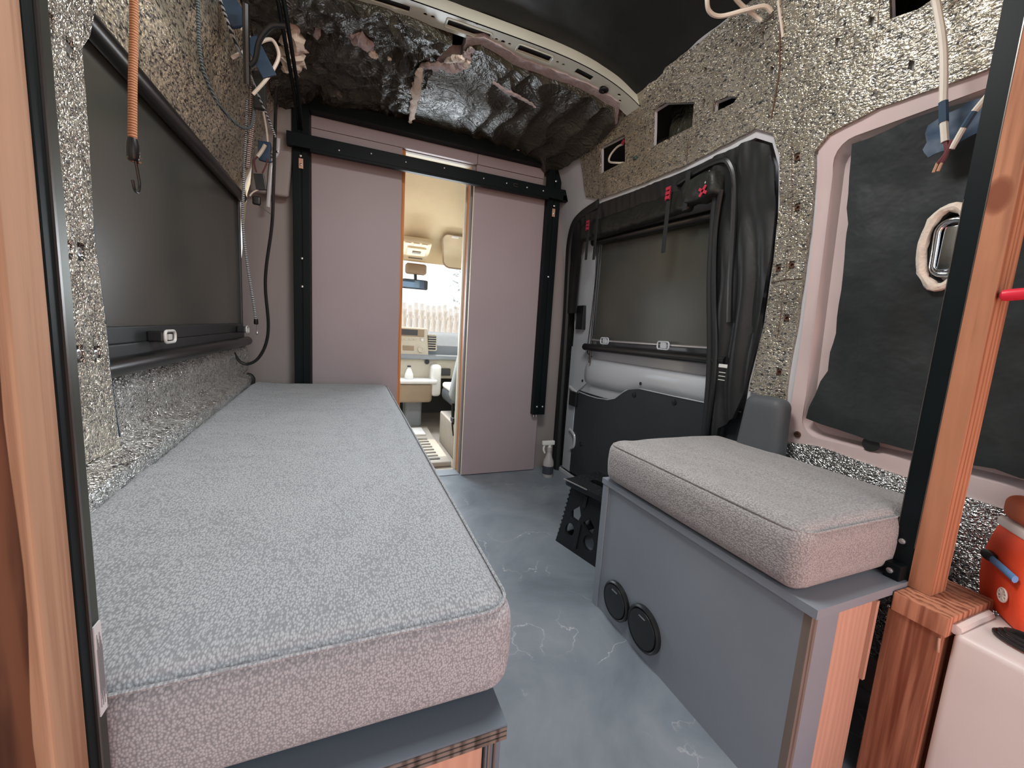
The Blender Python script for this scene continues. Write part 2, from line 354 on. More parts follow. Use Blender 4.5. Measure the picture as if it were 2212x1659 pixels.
DOOR = [(2.21, .02), (2.225, .9), (2.215, 1.30), (2.16, 1.46), (2.08, 1.525), (1.83, 1.545), (1.49, 1.525), (1.236, 1.52), (.99, 1.525), (.935, 1.49), (.915, 1.42), (.915, 1.15), (.925, .95), (.95, .75), (.96, .02)]
WIN = rrect(.16, .762, .62, 1.425, .05)
wr = tag(sheet('wall_right', [(-.70, -.05), (2.30, -.05), (2.30, 1.86), (-.70, 1.86)], [A_, B_, C_, D_, DOOR, WIN], fR, -.012, 0, .06, 'white_metal'), kind='structure')
wr['_o'] = (0, 0, 0); wl['_o'] = (0, 0, 0)
sheet('outer_skin', [(-.70, -.05), (2.60, -.05), (2.60, 1.86), (-.70, 1.86)], [], fR, -.17, -.14, .12, 'cavity', wr)
MB().box(1.25, 1.46, 2.262, 2.285, -.03, 1.75).build('door_jamb', 'cavity', wr)
# window recess behind the camera side: painted pressing with a sloped rim
def rim(name, loop, depth, grow, mat, parent):
    n = len(loop); cu = sum(p[0] for p in loop) / n; cv = sum(p[1] for p in loop) / n; V = []; F = []
    for k, (g, d) in enumerate(((1.0, 0.0), (1 - grow * .3, -depth * .8), (1 - grow, -depth), (0.5, -depth))):
        V += [fR(cu + (u - cu) * g, cv + (v - cv) * (g if k < 3 else .5), d) for u, v in loop]
    for k in range(3): F += [(k * n + i, k * n + (i + 1) % n, (k + 1) * n + (i + 1) % n, (k + 1) * n + i) for i in range(n)]
    F.append(tuple(3 * n + i for i in range(n)))
    return mesh(name, V, F, mat, parent, True)
rim('window_recess', WIN, .035, .12, 'pink_lit_metal', wr)
sheet('rear_pillar_panel', [(.80, .02), (.80, 1.44), (.70, 1.47), (.40, 1.47), (.10, 1.44), (-.65, 1.44), (-.65, .02)], [WIN], fR, 0, .004, .05, 'pink_lit_metal', wr)
ceil = tag(sheet('ceiling', [(-.36, -.70), (1.34, -.70), (1.34, 2.34), (-.36, 2.34)], [], fC, -.05, -.03, .12, 'outer_skin'), kind='structure'); ceil['_o'] = (0, 0, 0)
# smooth black liner behind the rib
def fCr(x, y, w): return fC(x, y, w) + Vector((0, 0, .010 * noise.noise((x * 3.1, y * 4, 1)) + .006 * noise.noise((x * 9, y * 13, 4))))
sheet('rear_liner', [(-.33, -.68), (1.14, -.68), (1.14, 1.47), (-.33, 1.47)], [], fCr, 0, .006, .035, 'film_rear', ceil)
# front: crumpled faced batts, pink fibre showing at their torn edges
def crump(x, y, k):
    v = 0
    v += .020 * noise.noise((x * 6 + 3 * k, y * 6, k)) + .020 * (1 - 2 * abs(noise.noise((x * 9 + 2 * noise.noise((x * 5, y * 5, 1)), y * 11, k + 5)))) + .011 * (1 - 2 * abs(noise.noise((x * 21 + y * 9, y * 23, k + 8)))) + .004 * (1 - 2 * abs(noise.noise((x * 50, y * 44, k))))
    return v
def fB1(x, y, w): return fC(x, y, w + (crump(x, y, 1) if w > .03 else 0))
def fB2(x, y, w):
    fold = (.020 * (1 - abs(math.sin(x * 30 - 4 * y + 2 * noise.noise((x * 5, y * 5, 3))))) * min(1, max(0, (x - .42) / .2))) if w > .03 else 0
    return fC(x, y, w + fold + (.008 * noise.noise((x * 5, y * 4, 2)) + .004 * (1 - 2 * abs(noise.noise((x * 12 - y * 6, y * 7, 7)))) if w > .03 else 0))
b1 = rag([(-.30, 1.53), (.20, 1.53), (.33, 1.56), (.30, 1.70), (.27, 2.235), (-.30, 2.235)], .03, .012, 2)
sheet('insulation_batt', b1, [], fB1, .0, .045, .011, 'film_black', ceil)
b2 = rag([(.245, 1.715), (.395, 1.665), (.385, 1.56), (.425, 1.52), (.60, 1.575), (.80, 1.56), (1.02, 1.535), (1.075, 1.60), (1.075, 2.23), (.255, 2.15)], .03, .008, 5)
bo = sheet('insulation_batt', [(x + .004, y + .02) for x, y in b2], [], fB2, .01, .062, .011, 'film_black', ceil)
sheet('fibreglass_layer', rag([(.235, 1.70), (.385, 1.645), (.375, 1.535), (.43, 1.50), (.60, 1.545), (.80, 1.535), (1.02, 1.515), (1.08, 1.60), (1.08, 2.23), (.24, 2.13)], .02, .008, 8), [], lambda x, y, w: fC(x, y, w + .004 * noise.noise((x * 40, y * 40, 3))), .006, .050, .03, 'fibreglass', ceil)
def tuft(pts, r, mat, seed, parent=ceil):
    m = MB(); P = spline(pts, 9); r = r * .8
    m.tube(P, [r * (.35 + .65 * math.sin(math.pi * (i + .5) / len(P))) * (1 + .5 * noise.noise((i * .8, seed, 0))) for i in range(len(P))], 12, False, 1.5)
    def nz(v, f): return Vector((noise.noise(v * f + Vector((seed, 0, 0))), noise.noise(v * f + Vector((0, seed, 0))), noise.noise(v * f + Vector((0, 0, seed)))))
    m.V = [v + nz(v, 45) * r * .7 + nz(v, 130) * r * .45 for v in m.V]
    return m.build('torn_fibre', mat, parent, True)
tuft([(.27, 2.16, 1.845), (.262, 2.02, 1.86), (.255, 1.86, 1.862), (.25, 1.74, 1.865)], .016, 'fibre_white', 1)
tuft([(.25, 1.735, 1.87), (.30, 1.70, 1.862), (.38, 1.675, 1.865), (.395, 1.60, 1.868), (.40, 1.55, 1.872)], .016, 'fibreglass', 2)
tuft([(.40, 1.66, 1.862), (.405, 1.60, 1.862)], .013, 'fibre_white', 3)
tuft([(.33, 1.66, 1.865), (.36, 1.58, 1.84), (.37, 1.55, 1.825)], .012, 'fibre_white', 4)
tuft([(.52, 1.66, 1.845), (.58, 1.68, 1.84), (.66, 1.70, 1.84), (.74, 1.73, 1.838)], .008, 'fibreglass', 5)
tuft([(-.02, 1.66, 1.872), (.03, 1.69, 1.868), (.07, 1.73, 1.865)], .022, 'fibreglass', 6)
tuft([(.06, 1.73, 1.858), (.09, 1.74, 1.858)], .012, 'fibre_white', 7)
tuft([(.125, 1.735, 1.858), (.14, 1.735, 1.858)], .008, 'fibre_white', 8)
tuft([(-.07, 1.80, 1.868), (-.04, 1.785, 1.868)], .010, 'fibre_white', 9)
tuft([(-.21, 1.66, 1.86), (-.19, 1.72, 1.82), (-.20, 1.79, 1.79), (-.215, 1.84, 1.77)], .032, 'fibre_white', 10)
tuft([(-.20, 1.65, 1.87), (-.13, 1.70, 1.868), (-.10, 1.72, 1.868)], .028, 'fibreglass', 11)
tuft([(.80, 2.19, 1.875), (.86, 2.19, 1.865), (.91, 2.19, 1.865)], .018, 'fibreglass', 12)
# roof bow: pressed steel rib with real cut-outs
rib_holes = [rrect(.055, .175, 1.488, 1.515, .004, 2), rrect(.30, .45, 1.487, 1.516, .004, 2), rrect(.56, .69, 1.487, 1.516, .004, 2), rrect(.80, .875, 1.486, 1.514, .004, 2)]
rib_holes += [circ(x, 1.50 + dy, r, 10) for x, dy, r in ((.225, 0, .007), (.25, 0, .007), (.475, 0, .006), (.50, 0, .008), (.525, 0, .006), (.72, 0, .006), (.745, 0, .006), (.94, .012, .017), (1.0, -.01, .007), (1.02, .01, .006))]
bow = thing('roof_bow', 'pale grey pressed steel roof bow with slots across the black ceiling', 'roof bow', (.39, 1.5, 1.89))
sheet('bow_plate', [(-.30, 1.462), (1.085, 1.462), (1.085, 1.540), (-.30, 1.540)], rib_holes, fC, .040, .044, .03, 'rib_metal', bow)
for yy in (1.462, 1.540):
    m = MB()
    pr = [(-.30 + 1.385 * k / 30) for k in range(31)]
    V = [fC(x, yy, .044) for x in pr] + [fC(x, yy, .005) for x in pr] + [fC(x, yy + .003, .044) for x in pr] + [fC(x, yy + .003, .005) for x in pr]; n = 31
    F = []
    for i in range(30): F += [(i, i + 1, n + i + 1, n + i), (2 * n + i, 3 * n + i, 3 * n + i + 1, 2 * n + i + 1), (i, 2 * n + i, 2 * n + i + 1, i + 1), (n + i, n + i + 1, 3 * n + i + 1, 3 * n + i)]
    mesh('bow_flange', V, F, 'rib_metal', bow, True)
sheet('slot_shade', [(-.29, 1.468), (1.06, 1.468), (1.06, 1.536), (-.29, 1.536)], [], fC, .034, .036, .06, 'rubber', bow)  # dark sheet added for the shade behind the slots
for hx0, hx1 in ((.30, .45), (.56, .69)):
    P = [fC(u, v, .045) for u, v in rrect(hx0 - .006, hx1 + .006, 1.481, 1.522, .008, 3)]
    MB().tube(P, .0022, 6, True).build('slot_rim', 'rib_metal', bow, True)
MB().lathe([(.019, 0), (.019, .006), (.012, .007), (.012, .001)], fC(.94, 1.512, .046), (0, 0, -1), 18).build('grommet', 'rubber', bow, True)
# second bow edge, front end cap where it meets the wall
# ------------------------------------------------------------------ partition (wall_front)
OPEN = [(.262, -.02), (.262, 1.755), (.615, 1.755), (.615, -.02)]
wf = tag(sheet('wall_front', [(-.49, -.03), (.262, -.03), (.262, 1.755), (.615, 1.755), (.615, -.03), (1.265, -.03), (1.262, 1.0), (1.22, 1.42), (1.10, 1.85), (.9, 1.93), (.39, 1.95), (-.12, 1.93), (-.32, 1.85), (-.44, 1.42), (-.482, 1.0)], [], fY, .03, .05, .3, 'partition_side'), kind='structure')
wf['_o'] = (0, 0, 0)
m = MB(); m.box(.244, .262, 2.262, 2.29, 0, 1.755); m.build('wood_jamb', 'ply_edge_orange', wf)
m = MB(); m.box(.615, .640, 2.292, 2.33, 0, 1.755); m.build('wood_jamb', 'ply_edge_orange', wf)
m = MB(); m.box(.605, .650, 2.335, 2.372, 0, 1.755, .003); m.build('wood_jamb', 'dash_light', wf)
m = MB(); m.box(.262, .615, 2.292, 2.33, 1.757, 1.785); m.build('wood_jamb', 'dash_light', wf)
# face panels of the partition, each a board of its own
def board(x0, x1, z0, z1, y0, y1, bev=.0015): MB().box(x0, x1, y0, y1, z0, z1, bev).build('panel', 'partition_paint', wf)
board(-.172, .244, .0, 1.66, 2.240, 2.262); board(-.172, .637, 1.757, 1.828, 2.240, 2.262); board(.639, 1.04, 1.757, 1.832, 2.240, 2.262)
board(-.172, .243, 1.662, 1.755, 2.241, 2.262); board(.637, 1.04, 1.70, 1.755, 2.243, 2.262)
board(-.10, 1.0, 1.90, 1.945, 2.248, 2.268)
dr = thing('sliding_door_panel', 'mauve grey sliding door leaf beside the cab opening', 'door', (.86, 2.22, 0))
MB().box(.623, 1.099, 2.222, 2.240, .004, 1.69, .002).build('leaf', 'partition_paint', dr)
MB().box(.6215, .623, 2.223, 2.239, .006, 1.688).build('edge_band', 'dash_light', dr)
# black steel frame in front of the partition
fr = thing('steel_door_frame', 'black slotted steel frame carrying the sliding door rail at the partition', 'frame', (.44, 2.2, 0))
def strut(x0, x1, z0, z1, y0, y1, axis='z'):
    m = MB(); th = .003
    if axis == 'z':
        mid = (x0 + x1) / 2; g = (x1 - x0) * .05
        m.box(x0, mid - g, y0, y1, z0, z1, .002); m.box(mid + g, x1, y0, y1, z0, z1, .002); m.box(mid - g, mid + g, y0 + .006, y1, z0, z1)
    else:
        m.box(x0, x1, y0, y1, z0, z1, .002)
    return m
strut(-.246, -.176, .0, 1.893, 2.190, 2.238).build('post', 'steel_black', fr)
strut(1.046, 1.126, .37, 1.893, 2.180, 2.220).build('post', 'steel_black', fr)
strut(-.176, 1.046, 1.808, 1.866, 2.185, 2.238, 'x').build('crossbar', 'steel_black', fr)
rail = strut(-.264, 1.168, 1.630, 1.688, 2.150, 2.180, 'x'); rail.box(-.17, 1.04, 2.152, 2.176, 1.620, 1.630)
rail = rail.build('sliding_rail', 'steel_black', fr)
MB().box(1.126, 1.185, 2.150, 2.185, 1.628, 1.66, .003).build('rail_end', 'steel_black', fr)
for x, z in ((-.212, 1.725), (-.212, 1.605), (1.09, 1.735), (1.09, 1.60), (1.085, 1.20), (1.07, .42), (1.108, .42), (-.21, 1.15), (-.21, 1.02)):
    MB().lathe([(.006, 0), (.006, .003), (.003, .005)], (x, 2.190 if x < 0 else 2.180, z), (0, -1, 0), 10).build('bolt', 'screw_metal', fr, True)
for x, z in ((-.05, 1.648), (.09, 1.663), (.25, 1.658), (.44, 1.668), (.65, 1.658), (.78, 1.658), (.90, 1.658), (1.0, 1.658)):
    MB().lathe([(.0045, 0), (.0045, .003), (.002, .005)], (x, 2.150, z), (0, -1, 0), 10).build('bolt', 'screw_metal', fr, True)
for x, z, yy in ((-.211, 1.572, 2.190), (1.088, 1.562, 2.180)):
    m = MB(); m.box(x - .009, x + .009, yy - .003, yy, z - .022, z + .022, .001); m.build('slot_plate', 'copper_tip', fr)
    MB().lathe([(.005, 0), (.005, .003), (.002, .005)], (x, yy - .003, z - .006), (0, -1, 0), 10).build('bolt', 'screw_metal', fr, True)
m = MB()
for dz in (-.006, .006): m.box(.82, .845, 2.1485, 2.150, 1.658 + dz - .001, 1.658 + dz + .001)
m.box(.82, .8215, 2.1485, 2.150, 1.651, 1.665); m.build('scratch_mark', 'steel_edge', fr)
for x in (1.06, 1.078): MB().tube([(x, 2.2, .37), (x, 2.2, .352)], .004, 8).build('bolt_tip', 'screw_metal', fr, True)

# ================================================================== LEFT WALL
def puff(f, amp=.004, s=9, k=0): return lambda y, z, w: f(y, z, w + (amp * noise.noise((y * s, z * s, k)) if w > .002 else 0))
# pillar foil strip
pil = [(.55, 1.86), (.55, .56), (1.146, .56), (1.129, .736), (1.127, .835), (1.105, 1.005), (1.105, 1.201), (1.100, 1.36), (1.125, 1.395), (1.30, 1.86)]
nutsL = [(1.008, 1.347), (1.062, 1.335), (1.017, .972), (1.056, .974), (1.029, .779), (1.086, .774)]
sq = lambda u, v, a, b: [(u - a, v - b), (u + a, v - b), (u + a, v + b), (u - a, v + b)]
def foilsheet(outline, holes, f, w0, w1, mat, parent, label=None, st=.022):
    o = sheet('foil_sheet', outline, holes, f, w0, w1, st, mat, parent)
    if label: o['label'] = label
    return o
PK = .868
pil = [(u * PK, .875 + (v - .875) * PK) for u, v in pil]; nutsL = [(u * PK, .875 + (v - .875) * PK) for u, v in nutsL]
pil[0] = (.48, 1.80); pil[-1] = (1.10, 1.80)
def fP(y, z, w): return Vector((-.418 + (xl(z) + .48) * .9 + w + (.003 * noise.noise((y * 9, z * 9, 0)) if w > .002 else 0), y, z))
foilsheet(rag(pil, .03, .003, 3), [sq(u, v, .010, .015) for u, v in nutsL], fP, -.045, .0, 'foil', wl, 'foil insulation strip on the pillar by the left window')
def ridgeL(y, z, w):
    b = 0
    if w > .002:
        for zc_, a_, s_ in ((1.53, .014, .035), (1.66, .012, .04), (1.78, .010, .03)): b += a_ * math.exp(-((z - zc_) / s_) ** 2)
        b += .004 * noise.noise((y * 8, z * 8, 2))
    return fL(y, z, w + b)
foilsheet(rag([(.96, 1.385), (2.14, 1.385), (2.17, 1.45), (2.19, 1.62), (2.17, 1.80), (2.05, 1.845), (.80, 1.845)], .03, .004, 4), [], ridgeL, .002, .010, 'foil_ridged', wl, 'ribbed foil insulation above the left window shade')
# dark jagged slit where two foil pieces part
MB().tube([fP(u * PK, .875 + (v - .875) * PK, -.004) for u, v in ((1.108, 1.22), (1.108, 1.08), (1.110, .99), (1.132, .84), (1.135, .74), (1.148, .62), (1.156, .58))], .0025, 6, False, 1.6).build('dark_gap', 'tape_blue', wl, True)
for u, v in nutsL:
    o = MB().box(-.003, 0, u - .010, u + .010, v - .015, v + .015, 0, Matrix.Translation(Vector((fP(u, v, -.006).x, 0, 0)))).build('backing', 'door_trim', wl)
    MB().lathe([(.0078, 0), (.0078, .004), (.0048, .0045), (.0048, .001)], fP(u, v, -.006), (1, 0, 0), 14).build('rivet_nut', 'screw_metal', wl, True)
# lower foil: follows the body pressing, wall > ledge > rolled lip
secs = [(-.478, .770), (-.474, .735), (-.462, .722), (-.453, .695), (-.455, .66), (-.459, .620), (-.456, .602), (-.446, .594), (-.436, .592), (-.428, .586), (-.424, .572), (-.430, .552), (-.45, .52)]
def lower_pt(y, k):
    x, z = secs[k]; f = (y - .7) / 1.5
    push = .062 * (1 - f) * (0, 0, 0, 0, 0, 0, .12, .45, .8, 1, 1, 1, 1)[k]
    if y > 1.98: x = x + (.02 if k < 6 else 0) * (y - 1.98) / .2
    return Vector((x + push + .0025 * noise.noise((y * 12, k * 1.7, 5)), y, z + .002 * noise.noise((y * 9, k * 2.1, 8))))
ny = 70; V = []; F = []; nk = len(secs)
for i in range(ny + 1):
    y = .55 + (2.17 - .55) * i / ny
    V += [lower_pt(y, k) for k in range(nk)]
for i in range(ny):
    for k in range(nk - 1): F.append((i * nk + k, (i + 1) * nk + k, (i + 1) * nk + k + 1, i * nk + k + 1))
lo = mesh('foil_sheet', V, F, 'foil_lower', wl, True); lo['label'] = 'foil insulation over the body ledge below the left window'
md = lo.modifiers.new('thick', 'SOLIDIFY'); md.thickness = .006; md.offset = -1
for y in (.80, .99, 1.25, 1.42, 1.66):
    MB().tube([lower_pt(y, 7) + Vector((0, 0, .002)), lower_pt(y + .004, 8) + Vector((.002, 0, .002)), lower_pt(y, 9) + Vector((.003, 0, 0)), lower_pt(y + .006, 10) + Vector((.003, 0, 0))], .003, 6).build('foil_slit', 'rubber', wl, True)
V = []; F = []
for i in range(31):
    y = 2.05 + .13 * i / 30
for k in range(nk - 4): pass
endp = [lower_pt(2.17, k) + Vector((.006, 0, 0)) for k in range(7, nk)]
MB().tube(spline(endp, 3), .011, 8).build('rubber_edge', 'rubber', wl, True)

# left window shade
sh = thing('window_shade', 'dark roller shade pulled down over the left window above the long bench', 'window shade', (-.45, 1.6, .74))
fS = lambda y, z, w: Vector((-.462 + w + .0015 * noise.noise((y * 4, z * 4, 0)), y, z))
sheet('shade_cloth', [(.97, .80), (2.165, .80), (2.165, 1.37), (.97, 1.37)], [], fS, -.001, .001, .08, 'shade_cloth', sh)
MB().tube([(-.445, .965, 1.382), (-.445, 2.185, 1.382)], .021, 16).build('roller_tube', 'roller_black', sh, True)
m = MB(); m.box(-.470, -.448, .968, 2.165, .796, .832, .003); m.box(-.466, -.444, .968, 2.165, .768, .796, .003); m.build('bottom_rail', 'shade_hem', sh)
MB().tube([(-.440, .965, .752), (-.440, 2.20, .752)], .020, 16).build('lower_tube', 'roller_black', sh, True)
MB().box(-.472, -.452, 2.165, 2.190, .78, 1.40, .002).build('side_track', 'roller_black', sh)
def shade_clip(y, s=1.0):
    L = [Vector((-.412, y + u, .808 + v)) for u, v in rrect(-.030 * s, .030 * s, -.014, .014, .010, 4)]
    b = MB(); b.box(-.448, -.416, y - .030 * s, y + .030 * s, .795, .821, .004); b = b.build('clip', 'plastic_black', sh)
    MB().tube(L, .0035, 8, True, 1.0, (1, 0, 0)).build('clip_rim', 'clip_white', b, True)
    m = MB(); m.box(-.416, -.409, y - .012 * s, y + .006, .800, .814, .001); m.build('latch', 'clip_white', b)
shade_clip(1.245); shade_clip(2.065, .7)

# ================================================================== RIGHT WALL
foilR = [(1.955, 1.60), (1.83, 1.56), (1.49, 1.54), (1.236, 1.535), (.985, 1.545), (.925, 1.51), (.905, 1.44), (.905, 1.15), (.915, .95), (.94, .72), (.815, .71), (.822, .81), (.815, .95), (.808, 1.12), (.806, 1.42), (.77, 1.452), (.664, 1.464), (.578, 1.460), (.40, 1.452), (-.2, 1.452), (-.2, 1.70), (.6, 1.845), (.873, 1.848), (.951, 1.85), (1.188, 1.85), (1.493, 1.856), (1.868, 1.846), (1.935, 1.842)]
nutsR = [(.853, 1.421), (.849, 1.286), (.888, 1.117), (.848, 1.122), (.846, .964), (.847, .797)]
slits = [(.939, 1.763), (.921, 1.67), (1.141, 1.774), (1.162, 1.694), (.679, 1.651), (.752, 1.649), (.601, 1.524)]
foilsheet(rag(foilR, .03, .0035, 6), [A_, B_, C_, D_] + [sq(u, v, .008, .012) for u, v in nutsR] + [[(u - .004, v - .012), (u + .007, v - .004), (u + .004, v + .012), (u - .006, v + .005)] for u, v in slits],
          puff(fR, .004, 7, 3), .002, .012, 'foil_upper', wr, 'foil insulation over the upper right wall and pillar', .024)
foilsheet(rag([(.80, .10), (.80, .585), (.70, .60), (.512, .582), (.10, .56), (.10, .10)], .03, .003, 7), [], puff(fR, .003), .005, .010, 'foil_lower', wr, 'foil insulation low on the wall behind the right cushion')
for u, v in nutsR: MB().lathe([(.0085, 0), (.0085, .007), (.005, .0075), (.005, .002)], fR(u, v, .002), (-1, 0, 0), 14).build('rivet_nut', 'nut_metal', wr, True)
# taped seams between foil pieces
def seam(pts, r, mat, f=fR, parent=wr): MB().tube([f(u, v, .0125) for u, v in pts], r, 6, False, 1.0).build('foil_seam', mat, parent, True)
seam([(.93, 1.55), (.90, 1.66), (.885, 1.80)], .0018, 'nut_metal'); seam([(.905, 1.075), (.86, 1.08), (.812, 1.078)], .0016, 'nut_metal'); seam([(.87, 1.50), (.865, 1.30), (.862, 1.10), (.868, .90)], .0007, 'nut_metal')
seam([(.690, 1.47), (.672, 1.60), (.66, 1.70)], .0008, 'nut_metal'); seam([(.888, 1.812), (.885, 1.73)], .004, 'cord_white')
MB().box(.0, .012, .0, .016, .0, .012, .003, Matrix.Translation(Vector((xr(1.644) - .024, 1.525, 1.638)))).build('plug', 'green_tag', wr)
seam([(1.26, 1.54), (1.255, 1.60)], .0014, 'nut_metal')
# cavity content: black liner bulging behind the largest opening, cable in the front one
V, F = softbox(1.19, 1.215, 1.16, 1.40, 1.60, 1.80, .012, .03, lambda p, n: p + n * .008 * noise.noise(p * 30)); mesh('cavity_liner', V, F, 'film_black', wr, True)
cb = thing('cavity_cable', 'short pale cable looping inside the small square opening near the partition', 'cable', (1.16, 1.66, 1.69))
MB().tube(spline([(1.135, 1.625, 1.735), (1.14, 1.68, 1.742), (1.135, 1.72, 1.72), (1.13, 1.715, 1.69), (1.135, 1.66, 1.667), (1.15, 1.63, 1.66)], 6), .0045, 8).build('cable', 'cord_white', cb, True)
MB().tube([(1.133, 1.612, 1.748), (1.135, 1.63, 1.738)], .008, 8).build('cable_clip', 'webbing_red', cb, True)
# black insulation pad in the rear window recess
insO = rag([(.715, 1.405), (.60, 1.410), (.40, 1.412), (.18, 1.40), (.16, .655), (.33, .648), (.514, .648), (.622, .654), (.748, .669), (.715, .818), (.706, .922), (.701, 1.12), (.712, 1.25)], .035, .007, 11)
HOLE = circ(.503, 1.118, .032, 20, .075)
def fI(y, z, w): return fR(y, z, -.015 + w + (.010 * noise.noise((y * 5, z * 4, 7)) + .006 * (1 - 2 * abs(noise.noise((y * 14, z * 6, 3)))) if w > .01 else 0))
pad = thing('insulation_pad', 'black insulation blanket stuffed into the recess behind the right post', 'insulation', (1.25, .5, .65))
sheet('blanket', insO, [HOLE], fI, -.012, .022, .022, 'insul_black', pad)
m = MB(); L = [fR(u, v, .010) for u, v in circ(.508, 1.118, .040, 30, .086)]
m.tube(L, [.010 * (1 + .35 * noise.noise((i * .9, 0, 0))) for i in range(30)], 8, True); m.V = [v + Vector((0, noise.noise(v * 70), noise.noise(v * 70 + Vector((5, 0, 0))))) * .003 for v in m.V]
m.build('torn_edge', 'fibre_white', pad, True)
gh = thing('metal_grommet', 'polished oval steel rim inside the torn hole of the black blanket', 'grommet', (1.24, .46, 1.1))
MB().tube([fR(u, v, .012) for u, v in rrect(.474, .524, 1.058, 1.175, .024, 8)], .0065, 10, True).build('oval_rim', 'steel_bright', gh, True)
V, F = softbox(1.236, 1.247, .480, .518, 1.066, 1.167, .0054, .01); mesh('slot_tube', V, F, 'steel_bright', gh, True)
for u, v in ((.767, .617),): MB().lathe([(.010, 0), (.009, .004), (.004, .004), (.004, .001)], fR(u, v, .004), (-1, 0, 0), 16).build('screw', 'nut_metal', wr, True)
MB().lathe([(.019, 0), (.019, .002)], fR(.585, .640, .0045), (-1, 0, 0), 18).build('drain_slot', 'rubber', wr)

# ------------------------------------------------------------------ sliding side door
dx = 1.30
door = tag(sheet('door_1', [(2.24, .0), (2.24, 1.30), (2.16, 1.5), (2.06, 1.56), (.93, 1.56), (.88, 1.5), (.88, .0)], [], lambda y, z, w: Vector((min(dx, xr(z) + .045) + .05 - w, y, z)), 0, .02, .08, 'door_metal'), kind='structure'); door['_o'] = (0, 0, 0)
def fD(y, z, w): return Vector((min(dx, xr(z) + .04) - w, y, z))
# upper frame round the door window
sheet('window_frame', [(2.18, .70), (2.18, 1.30), (2.10, 1.47), (1.0, 1.47), (.96, 1.30), (.96, .70)], [rrect(1.10, 1.985, .795, 1.41, .05)], fD, 0, .012, .06, 'door_metal', door)
# waist pressing: a long rounded shelf
pr = [(.0, .80), (.004, .785), (.0, .755), (.020, .738), (.030, .715), (.030, .68), (.022, .650), (.004, .632), (.004, .585)]
V = []; F = []
for i in range(41):
    y = 1.0 + 1.10 * i / 40; f = min(1, max(0, (2.06 - y) / .10)); g = 1.0 - .0 * y
    drop = .045 * (1 / (1 + math.exp(-(y - 1.58) / .05)))
    V += [fD(y, z - (drop if k > 3 else 0), d * f + .002) for k, (d, z) in enumerate(pr)]
for i in range(40):
    for k in range(len(pr) - 1): F.append((i * len(pr) + k, (i + 1) * len(pr) + k, (i + 1) * len(pr) + k + 1, i * len(pr) + k + 1))
mesh('waist_pressing', V, F, 'door_metal', door, True)
sheet('front_edge_panel', [(2.19, .02), (2.19, .80), (2.08, .80), (2.02, .77), (1.985, .74), (1.985, .60), (2.10, .52), (2.10, .02)], [], fD, .0, .014, .05, 'door_metal', door)
trim = [(2.085, .03), (2.085, .17), (2.055, .19), (2.055, .26), (2.085, .28), (2.085, .50), (2.05, .535), (1.95, .530), (1.859, .531), (1.76, .540), (1.70, .558), (1.64, .600), (1.585, .630), (1.54, .638), (1.313, .640), (1.05, .645), (.98, .64), (.98, .03)]
sheet('lower_trim', trim, [], fD, .004, .020, .06, 'door_trim', door)
for u, v in ((1.552, .603), (1.292, .615), (1.98, .23)): MB().lathe([(.013, 0), (.012, .004), (.006, .006)], fD(u, v, .020), (-1, 0, 0), 16).build('trim_clip', 'plastic_black', door, True)
MB().tube([fD(u, v, .021) for u, v in trim[4:17]], .003, 6).build('trim_edge', 'clip_clear', door, True)
for pts in ([(2.12, .285), (2.095, .28), (2.06, .262), (2.052, .225), (2.06, .192), (2.095, .172)], [(2.16, .55), (2.12, .535), (2.08, .525), (2.075, .49), (2.10, .455), (2.14, .445)]):
    MB().tube(spline([fD(u, v, .022) for u, v in pts], 4), .010, 8, False, .8).build('latch_pocket', 'white_metal', door, True)
MB().box(1.262, 1.285, 2.055, 2.135, .44, .53, .006).build('door_latch', 'plastic_black', door)
MB().box(1.262, 1.288, 2.05, 2.125, .905, 1.045, .003).build('striker_cover', 'plastic_black', door)
for u, v in ((2.03, .605), (1.50, .665)): MB().lathe([(.008, 0), (.008, .001)], fD(u, v, .0165 if u > 2 else .034), (-1, 0, 0), 14).build('hole', 'rubber', door)
# black seal on the front side of the door opening
seal = [fR(y, z, .006) for y, z in ((2.205, .0), (2.215, .3), (2.222, .7), (2.222, 1.0), (2.21, 1.25), (2.17, 1.40), (2.10, 1.49), (2.0, 1.525), (1.85, 1.54))]
MB().tube(spline(seal, 5), .020, 8, False, 1.3).build('door_seal', 'rubber', door, True)
# ------------------------------------------------------------------ door window shade
ds = thing('window_shade', 'dark roller shade with bright rail on the sliding door window', 'window shade', (1.28, 1.5, .8))
fT = lambda y, z, w: Vector((1.272 - w + .0015 * noise.noise((y * 4, z * 4, 3)), y, z))
sheet('shade_cloth', [(1.06, .85), (1.925, .85), (1.925, 1.39), (1.06, 1.35)], [], fT, -.001, .001, .08, 'shade_cloth', ds)
MB().tube([(1.255, 1.99, 1.385), (1.248, 1.06, 1.340)], .020, 16).build('roller_tube', 'roller_black', ds, True)
MB().tube([(1.258, 1.93, .848), (1.258, 1.06, .856)], .0075, 10).build('bright_rail', 'alu_bright', ds, True)
MB().tube([(1.250, 1.98, .808), (1.250, 1.04, .812)], .020, 16).build('lower_tube', 'roller_black', ds, True)
MB().tube([(1.26, 1.935, 1.37), (1.26, 1.935, .72)], .006, 8).build('side_track', 'roller_black', ds, True)
MB().tube(spline([(1.275, 1.965, 1.36), (1.272, 1.975, 1.0), (1.27, 1.985, .80), (1.27, 1.96, .765), (1.27, 1.93, .755)], 5), .0025, 6).build('pull_cord', 'rubber', ds, True)
